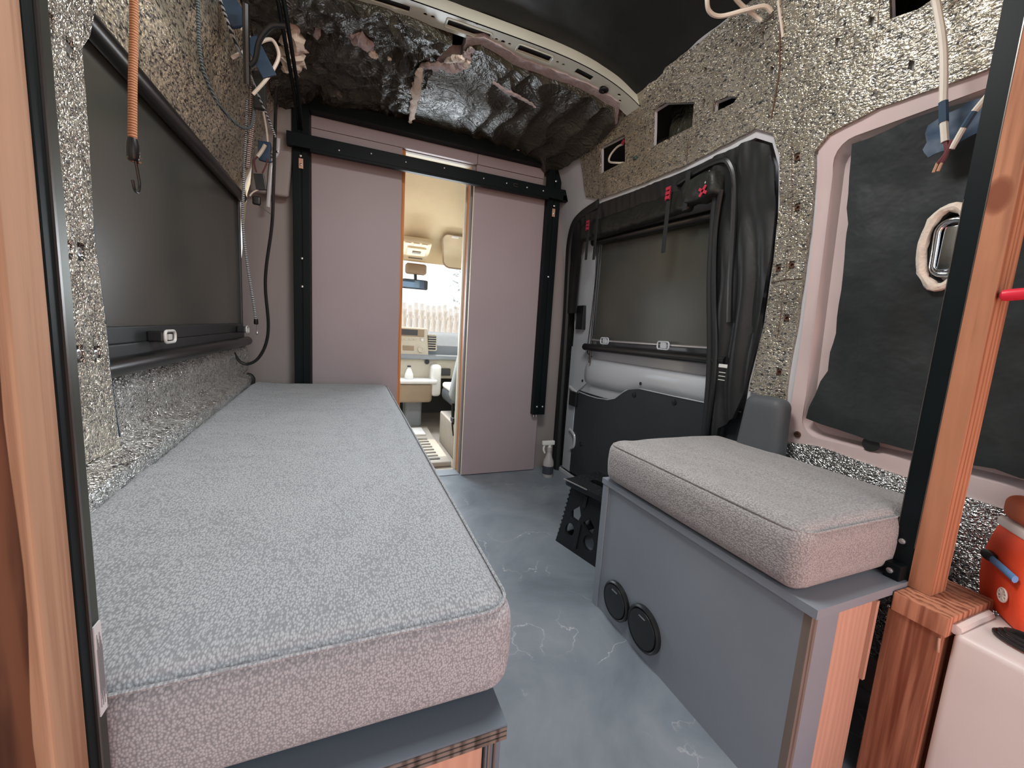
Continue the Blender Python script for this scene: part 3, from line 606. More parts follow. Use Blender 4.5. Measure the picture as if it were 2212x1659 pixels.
for y in (1.79, 1.36):
    MB().tube([Vector((1.246, y + u, .85 + v)) for u, v in rrect(-.034, .034, -.016, .016, .010, 4)], .0035, 8, True, 1., (1, 0, 0)).build('clip', 'clip_clear', ds, True)
    MB().box(1.244, 1.262, y - .016, y + .016, .838, .866, .003).build('clip_block', 'clip_clear', ds)
# ------------------------------------------------------------------ black zip-in door cover
cv = thing('door_cover', 'black zip-in fabric cover hung over the sliding door with its flap rolled up', 'fabric cover', (1.22, 1.5, .02))
outer = [(2.205, 1.00), (2.20, 1.28), (2.155, 1.42), (2.07, 1.505), (1.83, 1.535), (1.49, 1.518), (1.236, 1.513), (.995, 1.518), (.94, 1.485), (.92, 1.42), (.917, 1.15), (.927, .95), (.955, .72), (.975, .62), (1.03, .57), (1.03, .10), (1.075, .10), (1.085, .53), (1.10, .80), (1.135, 1.10), (1.14, 1.30), (1.13, 1.38), (1.20, 1.41), (1.80, 1.44), (2.02, 1.40), (2.06, 1.32), (2.10, 1.00)]
def fK(y, z, w):
    d = .0
    if w > .0015:
        d = .008 * noise.noise((y * 10, z * 3, 4)) + .010 * noise.noise((y * 26 + z * 4, z * 2.5, 2)) * (1 if y < 1.2 else .35)
        if y < 1.2 and z < 1.42: d += .016 * abs(math.sin((y - .10 * max(0, z - .6) + .03 * noise.noise((y * 3, z * 2.2, 9))) * 44)) ** 1.5 * min(1, (1.42 - z) / .3)
        d += .006 * abs(math.sin(y * 60 + 3 * noise.noise((y * 4, z * 3, 1)))) * max(0, min(1, (z - 1.40) / .08))
    return fR(y, z, .006 + w + d)
sheet('cover_sheet', outer, [], fK, .001, .006, .013, 'cover_black', cv)
# zip track: two parallel tapes following the inside edge of the drape
zp = [(1.075, .12), (1.085, .53), (1.10, .80), (1.135, 1.10), (1.14, 1.28), (1.125, 1.40), (1.10, 1.47), (1.06, 1.475), (1.045, 1.40), (1.05, 1.20), (1.03, .95), (1.02, .60), (1.01, .12)]
MB().tube(spline([fR(u, v, .022) for u, v in zp[:6]], 6), .012, 8, False, 1.0).build('drape_edge', 'webbing_black', cv, True)
MB().tube(spline([fR(u - .022 + .006 * math.sin(i * 2.1), v, .028) for i, (u, v) in enumerate(zp[:6])], 6), .009, 8).build('zip_track', 'plastic_black', cv, True)
MB().tube(spline([fR(u, v, .020) for u, v in ((1.30, 1.475), (1.20, 1.490), (1.10, 1.492), (1.065, 1.465), (1.052, 1.40), (1.055, 1.25), (1.05, 1.10), (1.04, .95))], 6), .010, 8).build('zip_track', 'plastic_black', cv, True)
V, F = softbox(1.175, 1.225, 1.245, 2.02, -.045, .045, .02, .018, lambda p, n: p + n * .006 * noise.noise((p.y * 22, p.z * 18, 0)), None)
V = [Vector((v.x, v.y, v.z + 1.412 + (v.y - 1.25) * .025)) for v in V]; flap = mesh('rolled_flap', V, F, 'flap_black', cv, True)
V, F = softbox(1.15, 1.215, 1.095, 1.265, 1.375, 1.475, .03, .014, lambda p, n: p + n * .012 * noise.noise(p * 26)); mesh('bunched_flap', V, F, 'flap_black', cv, True)
def strap(y, z0, z1, red=True, hang=0.0):
    s = MB(); s.box(1.160, 1.164, y - .010, y + .010, z0, z1, .001); s = s.build('strap', 'webbing_black', cv)
    if red:
        m = MB()
        for k in range(3): m.box(1.152, 1.158, y - .012, y + .012, z1 - .018 - .017 * k, z1 - .006 - .017 * k, .001)
        m.box(1.154, 1.156, y - .012, y - .008, z1 - .055, z1 - .006); m.box(1.154, 1.156, y + .008, y + .012, z1 - .055, z1 - .006); m.build('buckle', 'webbing_red', s)
strap(1.905, 1.27, 1.475); strap(1.325, 1.22, 1.475); strap(1.83, 1.26, 1.50, False); strap(1.235, 1.36, 1.50, False)
m = MB()
for a in (35, 120): m.box(-.002, .002, -.005, .005, -.020, .020, .001, Matrix.Translation(Vector((1.145, 1.14, 1.40))) @ Matrix.Rotation(math.radians(a), 4, 'X'))
m.build('pull_tab', 'webbing_red', cv)
MB().tube(spline([(1.15, 1.14, 1.425), (1.158, 1.135, 1.45), (1.165, 1.14, 1.47)], 4), .003, 6).build('zip_pull', 'screw_metal', cv, True)
m = MB()
m.box(1.196, 1.199, .992, 1.026, .792, .804, .001)
for k in range(3): m.box(1.197, 1.199, .996, 1.022, .748 + k * .013, .7505 + k * .013)
m.build('fray_patch', 'clip_white', cv)

# ================================================================== FURNITURE
# long bench on the left
bb = thing('bench_box', 'low grey painted plywood bench box under the long cushion', 'bench', (-.1, 1.3, 0))
MB().prism([(-.17, .365), (.170, .365), (.170, 2.185), (-.34, 2.185), (-.34, .385), (-.17, .385)], lambda u, v, w: Vector((u, v, w)), .412, .430).build('top_board', 'bench_paint', bb)
for k, (z0, z1) in enumerate(((.4125, .4165), (.4185, .4225), (.4245, .4275))): MB().box(-.165, .1695, .3635, .365, z0, z1).build('ply_layer', 'plywood_edge', bb)
MB().box(.148, .166, .372, 2.183, 0, .412).build('side_board', 'bench_paint', bb)
MB().box(-.16, .146, .378, .396, 0, .412).build('end_board', 'bare_plywood', bb)
for k in range(2): MB().box(.1505 + .0065 * k, .1535 + .0065 * k, .370, .372, 0, .408).build('ply_layer', 'plywood_edge', bb)
def cush(x0, x1, y0, y1, z0, z1, wrink):
    def fn(p, n):
        cx = (p.x - x0) / (x1 - x0); cy = (p.y - y0) / (y1 - y0)
        q = p.copy(); q.x -= (.060 * cy * (1 - cx) if wrink else 0); q.z += (.010 * math.sin(math.pi * max(0, min(1, cx))) * math.sin(math.pi * max(0, min(1, cy))) ** .5 if n.z > 0 else 0) + .002 * noise.noise((p.x * 8, p.y * 8, 1)) * (n.z > -.3)
        if wrink and n.z > .2:
            a = max(0, 1 - (p.x - x0) / .26) ** 1.6
            q.z += a * .0110 * (1 - 2 * abs(noise.noise((p.x * 3 + 3, p.y * 17 + p.x * 5, 2)))) + .0030 * max(0, noise.noise((p.x * 4, p.y * 26, 6))) * (cy > .25)
        if abs(n.z) < .6: q += n * .006 * math.sin(math.pi * max(0, min(1, (p.z - z0) / (z1 - z0))))
        if not wrink and n.z > .2: q.z -= .010 * math.exp(-(((cx - .30) / .22) ** 2 + ((cy - .45) / .3) ** 2)); q.z += .003 * (1 - 2 * abs(noise.noise((p.x * 9, p.y * 7, 3)))) * math.exp(-((cx - .12) / .12) ** 2)
        return q
    return softbox(x0, x1, y0, y1, z0, z1, .030, .016, fn)
def piping(x0, x1, y0, y1, z, parent, mat):
    L = rrect(x0, x1, y0, y1, .035, 5); P = [Vector((u, v, z)) for u, v in dens(L, .05)]
    MB().tube(P, .0022, 6, True).build('seam', mat, parent, True)
c1 = thing('bench_cushion', 'long grey woven cushion on the left bench', 'cushion', (-.1, 1.3, .431))
V, F = cush(-.362, .186, .398, 2.178, .431, .556, True); mesh('cushion_body', V, F, 'cushion_cloth', c1, True)
P = [Vector((u - .060 * (v - .4) / 1.78 * (.186 - u) / .548, v, .547)) for u, v in dens(rrect(-.3595, .1835, .4005, 2.183, .035, 5), .05)]; MB().tube(P, .0022, 6, True).build('seam', 'cushion_cloth', c1, True)
# storage box on the right
sb = thing('storage_box', 'grey painted storage box with two round black vents under the short cushion', 'storage box', (1.0, .7, 0))
MB().prism([(.750, .380), (1.205, .380), (1.205, 1.02), (.750, 1.02)], lambda u, v, w: Vector((u, v, w)), .412, .430).build('top_board', 'box_paint', sb)
MB().box(.757, .775, .404, 1.016, 0, .4115).build('front_board', 'box_paint', sb)
MB().box(.757, .775, .390, .404, 0, .4115).build('board_edge', 'plywood_edge', sb)
MB().box(.775, .84, .392, .408, 0, .4115).build('end_board', 'box_paint', sb)
MB().box(.84, .955, .3935, .408, 0, .4115).build('end_board', 'bare_plywood', sb)
MB().box(.948, .956, .386, .394, .23, .40).build('batten', 'bare_plywood', sb)
MB().box(.775, 1.20, 1.0, 1.016, 0, .4115).build('end_board', 'box_paint', sb)
MB().box(.7515, .7565, .99, 1.016, 0, .4115, .001).build('corner_trim', 'box_paint', sb)
for (y, z, rad) in ((.898, .086, .057), (.776, .088, .062)):
    v = MB().lathe([(rad, 0), (rad, .009), (rad * .93, .013), (rad * .90, .012), (rad * .84, .009), (rad * .82, .013), (rad * .4, .014), (.001, .014)], (.757, y, z), (-1, 0, 0), 40).build('vent_cover', 'plastic_black', sb, True)
    MB().box(.7405, .7435, y - .012, y + .012, z + rad * .55, z + rad * .55 + .003, .001).build('vent_tab', 'screw_metal', v)
c2 = thing('seat_cushion', 'short thick grey cushion on the right storage box', 'cushion', (1.0, .7, .431))
V, F = cush(.742, 1.200, .4135, 1.0, .431, .560, False); mesh('cushion_body', V, F, 'cushion_cloth_right', c2, True)
piping(.7445, 1.1975, .4155, .998, .549, c2, 'cushion_cloth_right')
hp = thing('wall_pad', 'dark grey rounded pad standing against the wall behind the short cushion', 'pad', (1.2, .83, .5))
V, F = softbox(-.035, .035, -.068, .068, -.10, .10, .030, .012, lambda p, n: p + Vector((0, p.y * (-.10) * (p.z / .1), 0)), Matrix.Translation(Vector((1.20, .835, .622))) @ Matrix.Rotation(.05, 4, 'Y')); mesh('pad_body', V, F, 'pad_grey', hp, True)
MB().box(1.15, 1.245, .76, .91, .431, .53, .004).build('pad_base', 'pad_grey', hp)
# folding step stool
O = Vector((.848, 1.290, 0)); e1 = Vector((.243, -.97, 0)); e2 = Vector((.97, .243, 0)); ez = Vector((0, 0, 1))
st = thing('step_stool', 'black folding plastic step stool behind the grey storage box', 'step stool', tuple(O))
def leg(side):
    def f(u, v, w): return O + e1 * (u * (1 - .18 * v / .25)) + e2 * ((.045 * v / .25 if side == 0 else .24 - .045 * v / .25) + (w if side == 0 else -w)) + ez * v
    hs = [circ(-.055, .075, .026, 14), circ(.058, .070, .030, 14), [(-.06, .125), (-.07, .15), (-.03, .185), (-.01, .15), (-.02, .12)], [(.01, .13), (.04, .16), (.075, .135), (.07, .10), (.03, .11)]]
    hs = hs if side == 0 else [rrect(-.085, .085, .03, .21, .02, 3)]
    p = sheet('leg_panel', [(-.115, .0), (.115, .0), (.10, .246), (-.10, .246)], hs, f, .0, .012, .03, 'plastic_black', st)
    for a, b in (((-.001, .02), (-.001, .12)), ((.003, .19), (.003, .236))):
        m = MB(); m.tube([f(a[0], a[1], -.004), f(b[0], b[1], -.004)], .006, 8); m.build('hinge', 'plastic_black', p, True)
    m = MB()
    for s in (-1, 1):
        for k in range(12):
            q = f(s * (.112 - .0), .015 + k * .019, .002); m.box(q.x - .003, q.x + .003, q.y - .003, q.y + .003, q.z - .003, q.z + .003)
    m.build('edge_teeth', 'plastic_black', p)['kind'] = 'stuff'
leg(0); leg(1)
for s in (-1, 1):
    def f(u, v, w, s=s): return O + e1 * (s * (.112 - .02 * v / .25) - s * w) + e2 * (.12 + u * (1 - .3 * v / .25)) + ez * v
    sheet('side_panel', [(-.115, .0), (.115, .0), (.105, .240), (-.105, .240)], [rrect(-.075, .075, .03, .20, .02, 3)], f, .0, .008, .04, 'plastic_black', st)
top = sheet('step_top', rrect(-.115, .115, .02, .225, .02, 4), [rrect(-.05, .05, .10, .14, .018, 4)], lambda u, v, w: O + e1 * u + e2 * v + ez * (.25 + w), 0, .020, .04, 'plastic_black', st)
m = MB()
for i in range(9):
    for j in range(7):
        if abs(i - 4) < 3 and j in (3,): continue
        q = O + e1 * (-.095 + .0237 * i) + e2 * (.035 + .029 * j) + ez * .270; m.lathe([(.005, 0), (.003, .003)], q, (0, 0, 1), 6)
m.build('grip_studs', 'plastic_black', st)['kind'] = 'stuff'
MB().tube([O + e1 * -.112 + e2 * .018 + ez * .272, O + e1 * .02 + e2 * .018 + ez * .272], .003, 6).build('edge_strip', 'screw_metal', st, True)
# spray bottle
sp = thing('spray_bottle', 'white trigger spray bottle on the floor beside the sliding door leaf', 'spray bottle', (1.135, 2.10, 0))
MB().lathe([(.030, 0), (.033, .01), (.033, .085), (.030, .10), (.020, .125), (.013, .15), (.012, .165)], (1.135, 2.10, 0), (0, 0, 1), 20).build('bottle', 'spray_grey', sp, True)
MB().lathe([(.0335, .02), (.0335, .07)], (1.135, 2.10, 0), (0, 0, 1), 20).build('label_band', 'bottle_label', sp, True)
MB().lathe([(.015, .160), (.016, .185)], (1.135, 2.10, 0), (0, 0, 1), 16).build('collar', 'spray_grey', sp, True)
m = MB(); m.box(1.085, 1.165, 2.09, 2.11, .200, .226, .005); m.tube([(1.135, 2.10, .18), (1.135, 2.10, .205)], .010, 8); m.build('spray_head', 'bottle_white', sp)
MB().tube(spline([(1.10, 2.10, .20), (1.095, 2.10, .175), (1.105, 2.10, .15)], 4), .006, 8).build('trigger', 'bottle_white', sp, True)

# ================================================================== NEAR FRAME POSTS
lp = thing('steel_post', 'black steel post standing at the near end of the long bench', 'post', (-.19, .365, 0))
MB().box(-.215, -.180, .356, .3695, 0, 1.86, .001).build('tube', 'steel_black', lp)
MB().box(-.215, -.1812, .3715, .3835, .432, 1.86, .0005).build('flange', 'steel_sheen', lp)
MB().box(-.1800, -.1786, .3665, .3690, 0, 1.86).build('edge_line', 'steel_edge', lp)
stk = MB().box(-.1796, -.1784, .3705, .3795, .555, .632).build('sticker', 'sticker', lp)
m = MB()
for k in range(9): m.box(-.1784, -.1780, .3718 + .0008 * k, .3721 + .0008 * k, .562 + .006 * ((k * 5) % 3), .612 + .004 * ((k * 7) % 4))
m.build('sticker_print', 'sticker_print', stk)
lw = thing('wood_stud', 'pale pine stud upright beside the left steel post', 'wood stud', (-.2, .34, 0))
MB().box(-.27, -.180, .322, .3555, 0, 1.86, .002).build('stud', 'stud_wood', lw)
m = MB(); pts = []
V = []; F = []; nz = 60
for i in range(nz + 1):
    z = 1.86 * i / nz
    for k, (x, y) in enumerate(((-.30, .318), (-.30, .290), (-.245, .285), (-.205, .300), (-.186, .3215))):
        V.append(Vector((x + (.006 * noise.noise((z * 6, k * 3, 1)) if k > 0 else 0), y + (.006 * noise.noise((z * 9, k * 2, 5)) if 0 < k < 4 else 0), z)))
for i in range(nz):
    for k in range(4): F.append((i * 5 + k, i * 5 + k + 1, (i + 1) * 5 + k + 1, (i + 1) * 5 + k))
    F.append((i * 5 + 4, i * 5, (i + 1) * 5, (i + 1) * 5 + 4))
F += [(0, 1, 2, 3, 4), tuple(nz * 5 + k for k in (4, 3, 2, 1, 0))]
mesh('bark_edge', V, F, 'bark_wood', lw, True)
rp = thing('steel_post', 'black steel post standing on the storage box at the right', 'post', (1.04, .4, .43))
def lean(x, y, z): return Vector((x, y, z))
def lpost(x0, x1, y0, y1, z0, z1): return MB().hull8([lean(x0, y0, z0), lean(x1, y0, z0), lean(x1, y1, z0), lean(x0, y1, z0), lean(x0, y0, z1), lean(x1, y0, z1), lean(x1, y1, z1), lean(x0, y1, z1)])
lpost(1.030, 1.060, .3805, .411, .431, 1.70).build('tube', 'steel_black', rp)
lpost(1.0292, 1.0300, .3800, .3814, .50, 1.70).build('edge_line', 'steel_edge', rp)
lpost(1.0293, 1.0300, .4100, .4114, .50, 1.16).build('edge_line', 'steel_edge', rp)
m = MB(); m.box(1.005, 1.07, .3845, .4105, .4305, .462, .002); m.build('foot', 'steel_black', rp)
for z in (.447, .505): MB().lathe([(.0055, 0), (.0055, .003), (.002, .005)], lean(1.03, .400, z) + Vector((-.025 if z < .47 else 0, .0, 0)), (-1, 0, 0), 12).build('bolt', 'screw_metal', rp, True)
rw = thing('wood_stud', 'tall reddish wooden stud with a knot beside the right steel post', 'wood stud', (1.05, .36, .42))
lpost(1.030, 1.085, .346, .3800, .4215, 1.70).build('stud', 'stud_wood_right', rw)
bl = thing('wood_block', 'short wooden block lying flat on the upright stub at the right', 'wood block', (1.06, .34, .39))
MB().box(.980, 1.150, .300, .3785, .383, .4205, .0015).build('block', 'stud_wood_short', bl)
ss = thing('wood_stub', 'upright wooden stub with coarse grain beside the storage box', 'wood stud', (1.05, .35, 0))
MB().box(.985, 1.060, .306, .384, 0, .382, .0015).build('stub', 'stud_wood_short', ss)
MB().tube(spline([(.984, .308, .376), (.982, .306, .360), (.984, .306, .35)], 3), .002, 6).build('splinter', 'bare_plywood', ss, True)
bn = thing('storage_bin', 'white plastic bin at the lower right corner beside the wooden stub', 'bin', (1.11, .1, 0))
V, F = softbox(.990, 1.215, -.10, .296, 0, .397, .012, .05); mesh('bin_body', V, F, 'bin_white', bn, True)
MB().tube([(.997, .296, .399), (1.06, .2965, .400), (1.12, .296, .400)], .009, 8).build('lid_bead', 'bin_white', bn, True)
ck = thing('coiled_cable', 'black cable coiled on the white bin beside the orange cooler', 'cable', (1.05, .22, .4))
for k in range(3): MB().tube(spline([(1.068 + .01 * math.cos(a) , .235 + (.055 - .006 * k) * math.sin(a), .404 + .006 * k) if False else (1.062 + (.026 - .004 * k) * math.cos(a), .215 + (.055 - .006 * k) * math.sin(a), .403 + .005 * k) for a in [2 * math.pi * j / 10 for j in range(10)]], 3, True), .0035, 6, True).build('coil', 'cord_black', ck, True)
# orange cooler
A = Vector((1.10, .256, .399)); u = Vector((.755, .656, 0)); wv = Vector((.656, -.755, 0))
M = Matrix(((u.x, wv.x, 0, A.x), (u.y, wv.y, 0, A.y), (0, 0, 1, A.z), (0, 0, 0, 1)))
ck = thing('cooler_bag', 'small orange cooler bag with white band at the right edge', 'cooler', tuple(A))
def bul(p, n): return p + Vector((n.x, n.y, 0)) * .010 * math.sin(math.pi * max(0, min(1, p.z / .16))) + Vector((-.08 * (p.x - .055) * (p.z / .16), 0, 0))
V, F = softbox(0, .115, 0, .11, 0, .160, .006, .014, bul, M); mesh('bag_body', V, F, 'cooler_orange', ck, True)
V, F = softbox(.003, .112, -.002, .108, .158, .176, .005, .02, None, M); mesh('white_band', V, F, 'cooler_band', ck, True)
V, F = softbox(.002, .113, -.002, .108, .176, .225, .018, .02, lambda p, n: p + Vector((0, 0, .0)), M); mesh('lid', V, F, 'cooler_lid', ck, True)
hb = MB(); hb.tube([M @ Vector((.078, -.016, .100)), M @ Vector((.03, -.016, .098)), M @ Vector((.0, -.016, .096))], .007, 8, False, .6); hb = hb.build('handle_strap', 'buckle_blue', ck, True)
MB().lathe([(.009, 0), (.010, .010), (.008, .022)], M @ Vector((.090, -.015, .101)), -(u), 10).build('strap_end', 'plastic_black', hb, True)
m = MB(); cc = M @ Vector((.030, -.0115, .050)); uu = u; 
for a in range(0, 180, 45):
    d = u * math.cos(math.radians(a)) + Vector((0, 0, 1)) * math.sin(math.radians(a)); m.tube([cc - d * .011, cc + d * .011], .0018, 6)
m.tube([cc + (u * math.cos(2 * math.pi * k / 20) + Vector((0, 0, 1)) * math.sin(2 * math.pi * k / 20)) * .012 for k in range(20)], .0016, 6, True)
m.build('emblem', 'cooler_band', ck, True)
# red handle reaching in at the right edge
rh = thing('red_handle', 'red plastic rod end poking in at the right edge against the stud', 'handle', (1.02, .30, .98))
MB().lathe([(.002, 0), (.009, .003), (.010, .01), (.010, .12), (.008, .125)], (1.035, .343, .985), (.25, -.95, .10), 16).build('rod', 'red_plastic', rh, True)

# ================================================================== HANGING CORDS AND WIRES
def hook(cx, cy, z, s, parent, mat='hook_black'):
    MB().tube(spline([(cx, cy, z), (cx, cy + .006 * s, z - .018 * s), (cx, cy + .010 * s, z - .036 * s), (cx, cy + .004 * s, z - .050 * s), (cx, cy - .008 * s, z - .050 * s), (cx, cy - .014 * s, z - .036 * s)], 5), .0022 * s, 8).build('hook', mat, parent, True)
bo_ = thing('bungee_cord', 'orange bungee cord with black wire hook hanging before the left shade', 'bungee cord', (-.3, .82, 1.1))
MB().tube(spline([(-.300, .845, 1.70), (-.300, .842, 1.50), (-.300, .838, 1.33), (-.300, .818, 1.20), (-.300, .806, 1.112)], 6), .0055, 10).build('cord', 'bungee_orange', bo_, True)
MB().lathe([(.006, .0), (.008, .004), (.008, .020), (.006, .030)], (-.300, .806, 1.092), (0, .02, 1), 12).build('ferrule', 'hook_black', bo_, True)
MB().tube([(-.300 + .007 * math.cos(a), .808 + .007 * math.sin(a), 1.090 + .001 * a) for a in [k * .6 for k in range(22)]], .0018, 6).build('wire_coil', 'nut_metal', bo_, True)
hook(-.300, .812, 1.094, .9, bo_)
bg_ = thing('bungee_cord', 'black and white bungee cord with small hook hanging before the partition', 'bungee cord', (-.36, 1.88, .8))
MB().tube(spline([(-.348, 1.88, 1.90), (-.355, 1.88, 1.72), (-.362, 1.88, 1.55), (-.375, 1.88, 1.36), (-.381, 1.88, 1.21), (-.368, 1.88, 1.05), (-.352, 1.88, .92), (-.346, 1.88, .850)], 8), .0048, 8).build('cord', 'bungee_grey', bg_, True)
MB().lathe([(.006, 0), (.008, .004), (.007, .022)], (-.345, 1.88, .836), (0, 0, 1), 10).build('ferrule', 'hook_black', bg_, True)
hook(-.343, 1.88, .838, .8, bg_, 'screw_metal')
b3 = thing('bungee_cord', 'doubled red-flecked bungee strands hooked high on the left foil', 'bungee cord', (-.35, 1.86, 1.5))
for dx_, z1 in ((.012, 1.55), (.024, 1.60)): MB().tube(spline([(-.352 + dx_, 1.865, 1.74), (-.354 + dx_, 1.865, 1.66), (-.358 + dx_, 1.866, z1), (-.366 + dx_ * .4, 1.868, 1.42)], 6), .004, 8).build('cord', 'bungee_red', b3, True)
for dx_ in (.0, .03): MB().lathe([(.006, 0), (.009, .004), (.008, .024)], (-.352 + dx_, 1.865, 1.725), (0, 0, 1), 10).build('ferrule', 'hook_black', b3, True)
tr = thing('loop_rope', 'thin teal rope sagging in a loop across the left foil', 'rope', (-.36, 1.5, 1.5))
MB().tube(spline([(-.345, 1.30, 1.76), (-.358, 1.354, 1.645), (-.372, 1.412, 1.539), (-.372, 1.48, 1.505), (-.365, 1.555, 1.489), (-.352, 1.70, 1.50), (-.338, 1.82, 1.545), (-.332, 1.855, 1.62), (-.330, 1.86, 1.72)], 7), .0045, 8).build('rope', 'rope_teal', tr, True)
gr = thing('grey_cord', 'pale braided cord end dangling beside the left foil', 'cord', (-.3, 1.8, 1.6))
MB().tube(spline([(-.322, 1.40, 1.690), (-.312, 1.495, 1.652), (-.306, 1.64, 1.650), (-.303, 1.78, 1.640), (-.285, 1.88, 1.60), (-.268, 1.89, 1.555)], 6), .004, 8).build('cord', 'bungee_grey', gr, True)
bk = thing('black_cable', 'black cable hanging from the ceiling and looping into the left wall', 'cable', (-.3, 2.0, .7))
MB().tube(spline([(-.262, 1.90, 1.90), (-.272, 1.97, 1.86), (-.280, 2.0, 1.763), (-.287, 2.0, 1.58), (-.294, 2.0, 1.407), (-.302, 2.0, 1.25), (-.325, 2.0, 1.08), (-.330, 2.0, .98), (-.322, 2.0, .84), (-.332, 2.0, .755), (-.362, 2.0, .690), (-.40, 2.0, .664), (-.430, 2.0, .675), (-.452, 2.01, .71)], 7), .0062, 8).build('cable', 'cord_black', bk, True)
b5 = thing('black_conduit', 'thick black conduit rising along the upper left foil', 'cable', (-0.272, 1.440, 1.535))
MB().tube(spline([(-0.268, 1.424, 1.711), (-0.272, 1.440, 1.647), (-0.277, 1.464, 1.583), (-0.280, 1.480, 1.535)], 5), .009, 8).build('conduit', 'cord_black', b5, True)
MB().tube(spline([(-0.172, 1.416, 1.683), (-0.208, 1.424, 1.675), (-0.240, 1.440, 1.639), (-0.254, 1.456, 1.595), (-0.268, 1.464, 1.579)], 5), .007, 8).build('branch', 'cord_black', b5, True)
b6 = thing('black_pole', 'pair of thin black rods slanting down to the partition frame', 'rod', (-.2, 2.0, 1.8))
for d in (0, .016): MB().tube([(-.210 + d, 1.25, 1.815), (-.200 + d, 1.5, 1.785), (-.205 + d, 1.9, 1.735), (-.215 + d * .8, 2.142, 1.70)], .0065, 8).build('rod', 'steel_black', b6, True)
wl_ = thing('white_cable_loop', 'white cable loop wrapped with blue tape on the upper left foil', 'cable', (-0.264, 1.584, 1.645))
MB().tube(spline([(-0.335, 1.566, 1.636), (-0.308, 1.566, 1.658), (-0.287, 1.566, 1.672), (-0.251, 1.566, 1.708), (-0.225, 1.566, 1.716), (-0.210, 1.566, 1.680), (-0.226, 1.566, 1.634), (-0.251, 1.566, 1.592), (-0.283, 1.575, 1.553)], 6), .0052, 8).build('cable', 'cord_white', wl_, True)
MB().box(-.021, .021, -.004, .004, -.054, .054, .002, Matrix.Translation(Vector((-0.260, 1.559, 1.655))) @ Matrix.Rotation(-.5, 4, 'Y')).build('tape', 'tape_blue', wl_)
tp = thing('blue_tape_bundle', 'blue taped bundle high on the left foil', 'tape', (-.315, 1.475, 1.715))
V, F = softbox(-.024, .024, -.008, .008, -.055, .055, .007, .012, lambda p, n: p + n * .004 * noise.noise(p * 40), Matrix.Translation(Vector((-.315, 1.475, 1.725))) @ Matrix.Rotation(-.45, 4, 'Y')); mesh('tape', V, F, 'tape_blue', tp, True)
MB().tube([(-.290, 1.475, 1.675), (-.272, 1.480, 1.66)], .006, 8).build('cable_end', 'cord_white', tp, True)
V, F = softbox(-.33, -.29, 1.84, 1.85, 1.62, 1.75, .004, .03); mesh('dark_socket', V, F, 'rubber', wl, True)
jn = thing('wire_joint', 'white wire with blue tape and black connector near the partition', 'wire', (-.33, 2.0, 1.4))
MB().tube(spline([(-.318, 1.98, 1.55), (-.33, 1.98, 1.525), (-.345, 1.98, 1.50)], 4), .007, 8).build('wire', 'cord_white', jn, True)
V, F = softbox(-.345, -.300, 1.985, 1.995, 1.49, 1.565, .004, .015, lambda p, n: p + n * .006 * noise.noise(p * 40)); mesh('tape', V, F, 'tape_blue', jn, True)
MB().tube(spline([(-.345, 1.98, 1.50), (-.356, 1.98, 1.485), (-.356, 1.98, 1.465), (-.350, 1.98, 1.44)], 4), .0028, 6).build('lead', 'wire_maroon', jn, True)
MB().tube(spline([(-.31, 1.98, 1.50), (-.318, 1.98, 1.47), (-.330, 1.98, 1.44)], 4), .0028, 6).build('lead', 'wire_maroon', jn, True)
m = MB(); m.box(-.018, .018, -.008, .008, -.030, .030, .002, Matrix.Translation(Vector((-.338, 1.98, 1.405))) @ Matrix.Rotation(-.15, 4, 'Y')); m.build('connector', 'plastic_black', jn)
MB().tube(spline([(-.345, 1.98, 1.375), (-.365, 1.98, 1.36), (-.375, 1.98, 1.345)], 4), .003, 6).build('lead', 'cord_white', jn, True)
V, F = softbox(-.367, -.337, 1.975, 1.99, 1.315, 1.35, .007, .01); mesh('end_plug', V, F, 'plastic_black', jn, True)
MB().tube(spline([(-.33, 1.99, 1.715), (-.315, 1.99, 1.62), (-.31, 1.99, 1.56)], 4), .004, 6).build('wire', 'cord_white', jn, True)
nv = thing('loose_wire', 'thin black wire stub sticking out of the partition edge', 'wire', (-.35, 2.1, 1.33))
MB().tube([(-.360, 1.985, 1.325), (-.30, 2.0, 1.288)], .0014, 6).build('wire', 'cord_black', nv, True)
# painted body pressing at the front left corner
V, F = softbox(-.40, -.245, 2.205, 2.235, 1.42, 1.83, .012, .05, lambda p, n: Vector((p.x - .10 * max(0, (1.62 - p.z)), p.y, p.z))); cnr = mesh('corner_pressing', V, F, 'partition_side', wf, True)
MB().tube(spline([(-.300, 2.19, 1.66), (-.305, 2.19, 1.60), (-.325, 2.19, 1.56), (-.335, 2.19, 1.48), (-.345, 2.19, 1.36)], 5), .008, 8, False, .5).build('pressed_edge', 'white_metal', wf, True)
m = MB()
for k in range(7):
    a = random.uniform(-1, 1); m.tube([(-.312, 2.185, 1.62 - .012 * k), (-.312 + .03 * a, 2.183, 1.625 - .012 * k + random.uniform(-.02, .02))], .0022, 5)
m.build('black_bristles', 'rubber', wf)
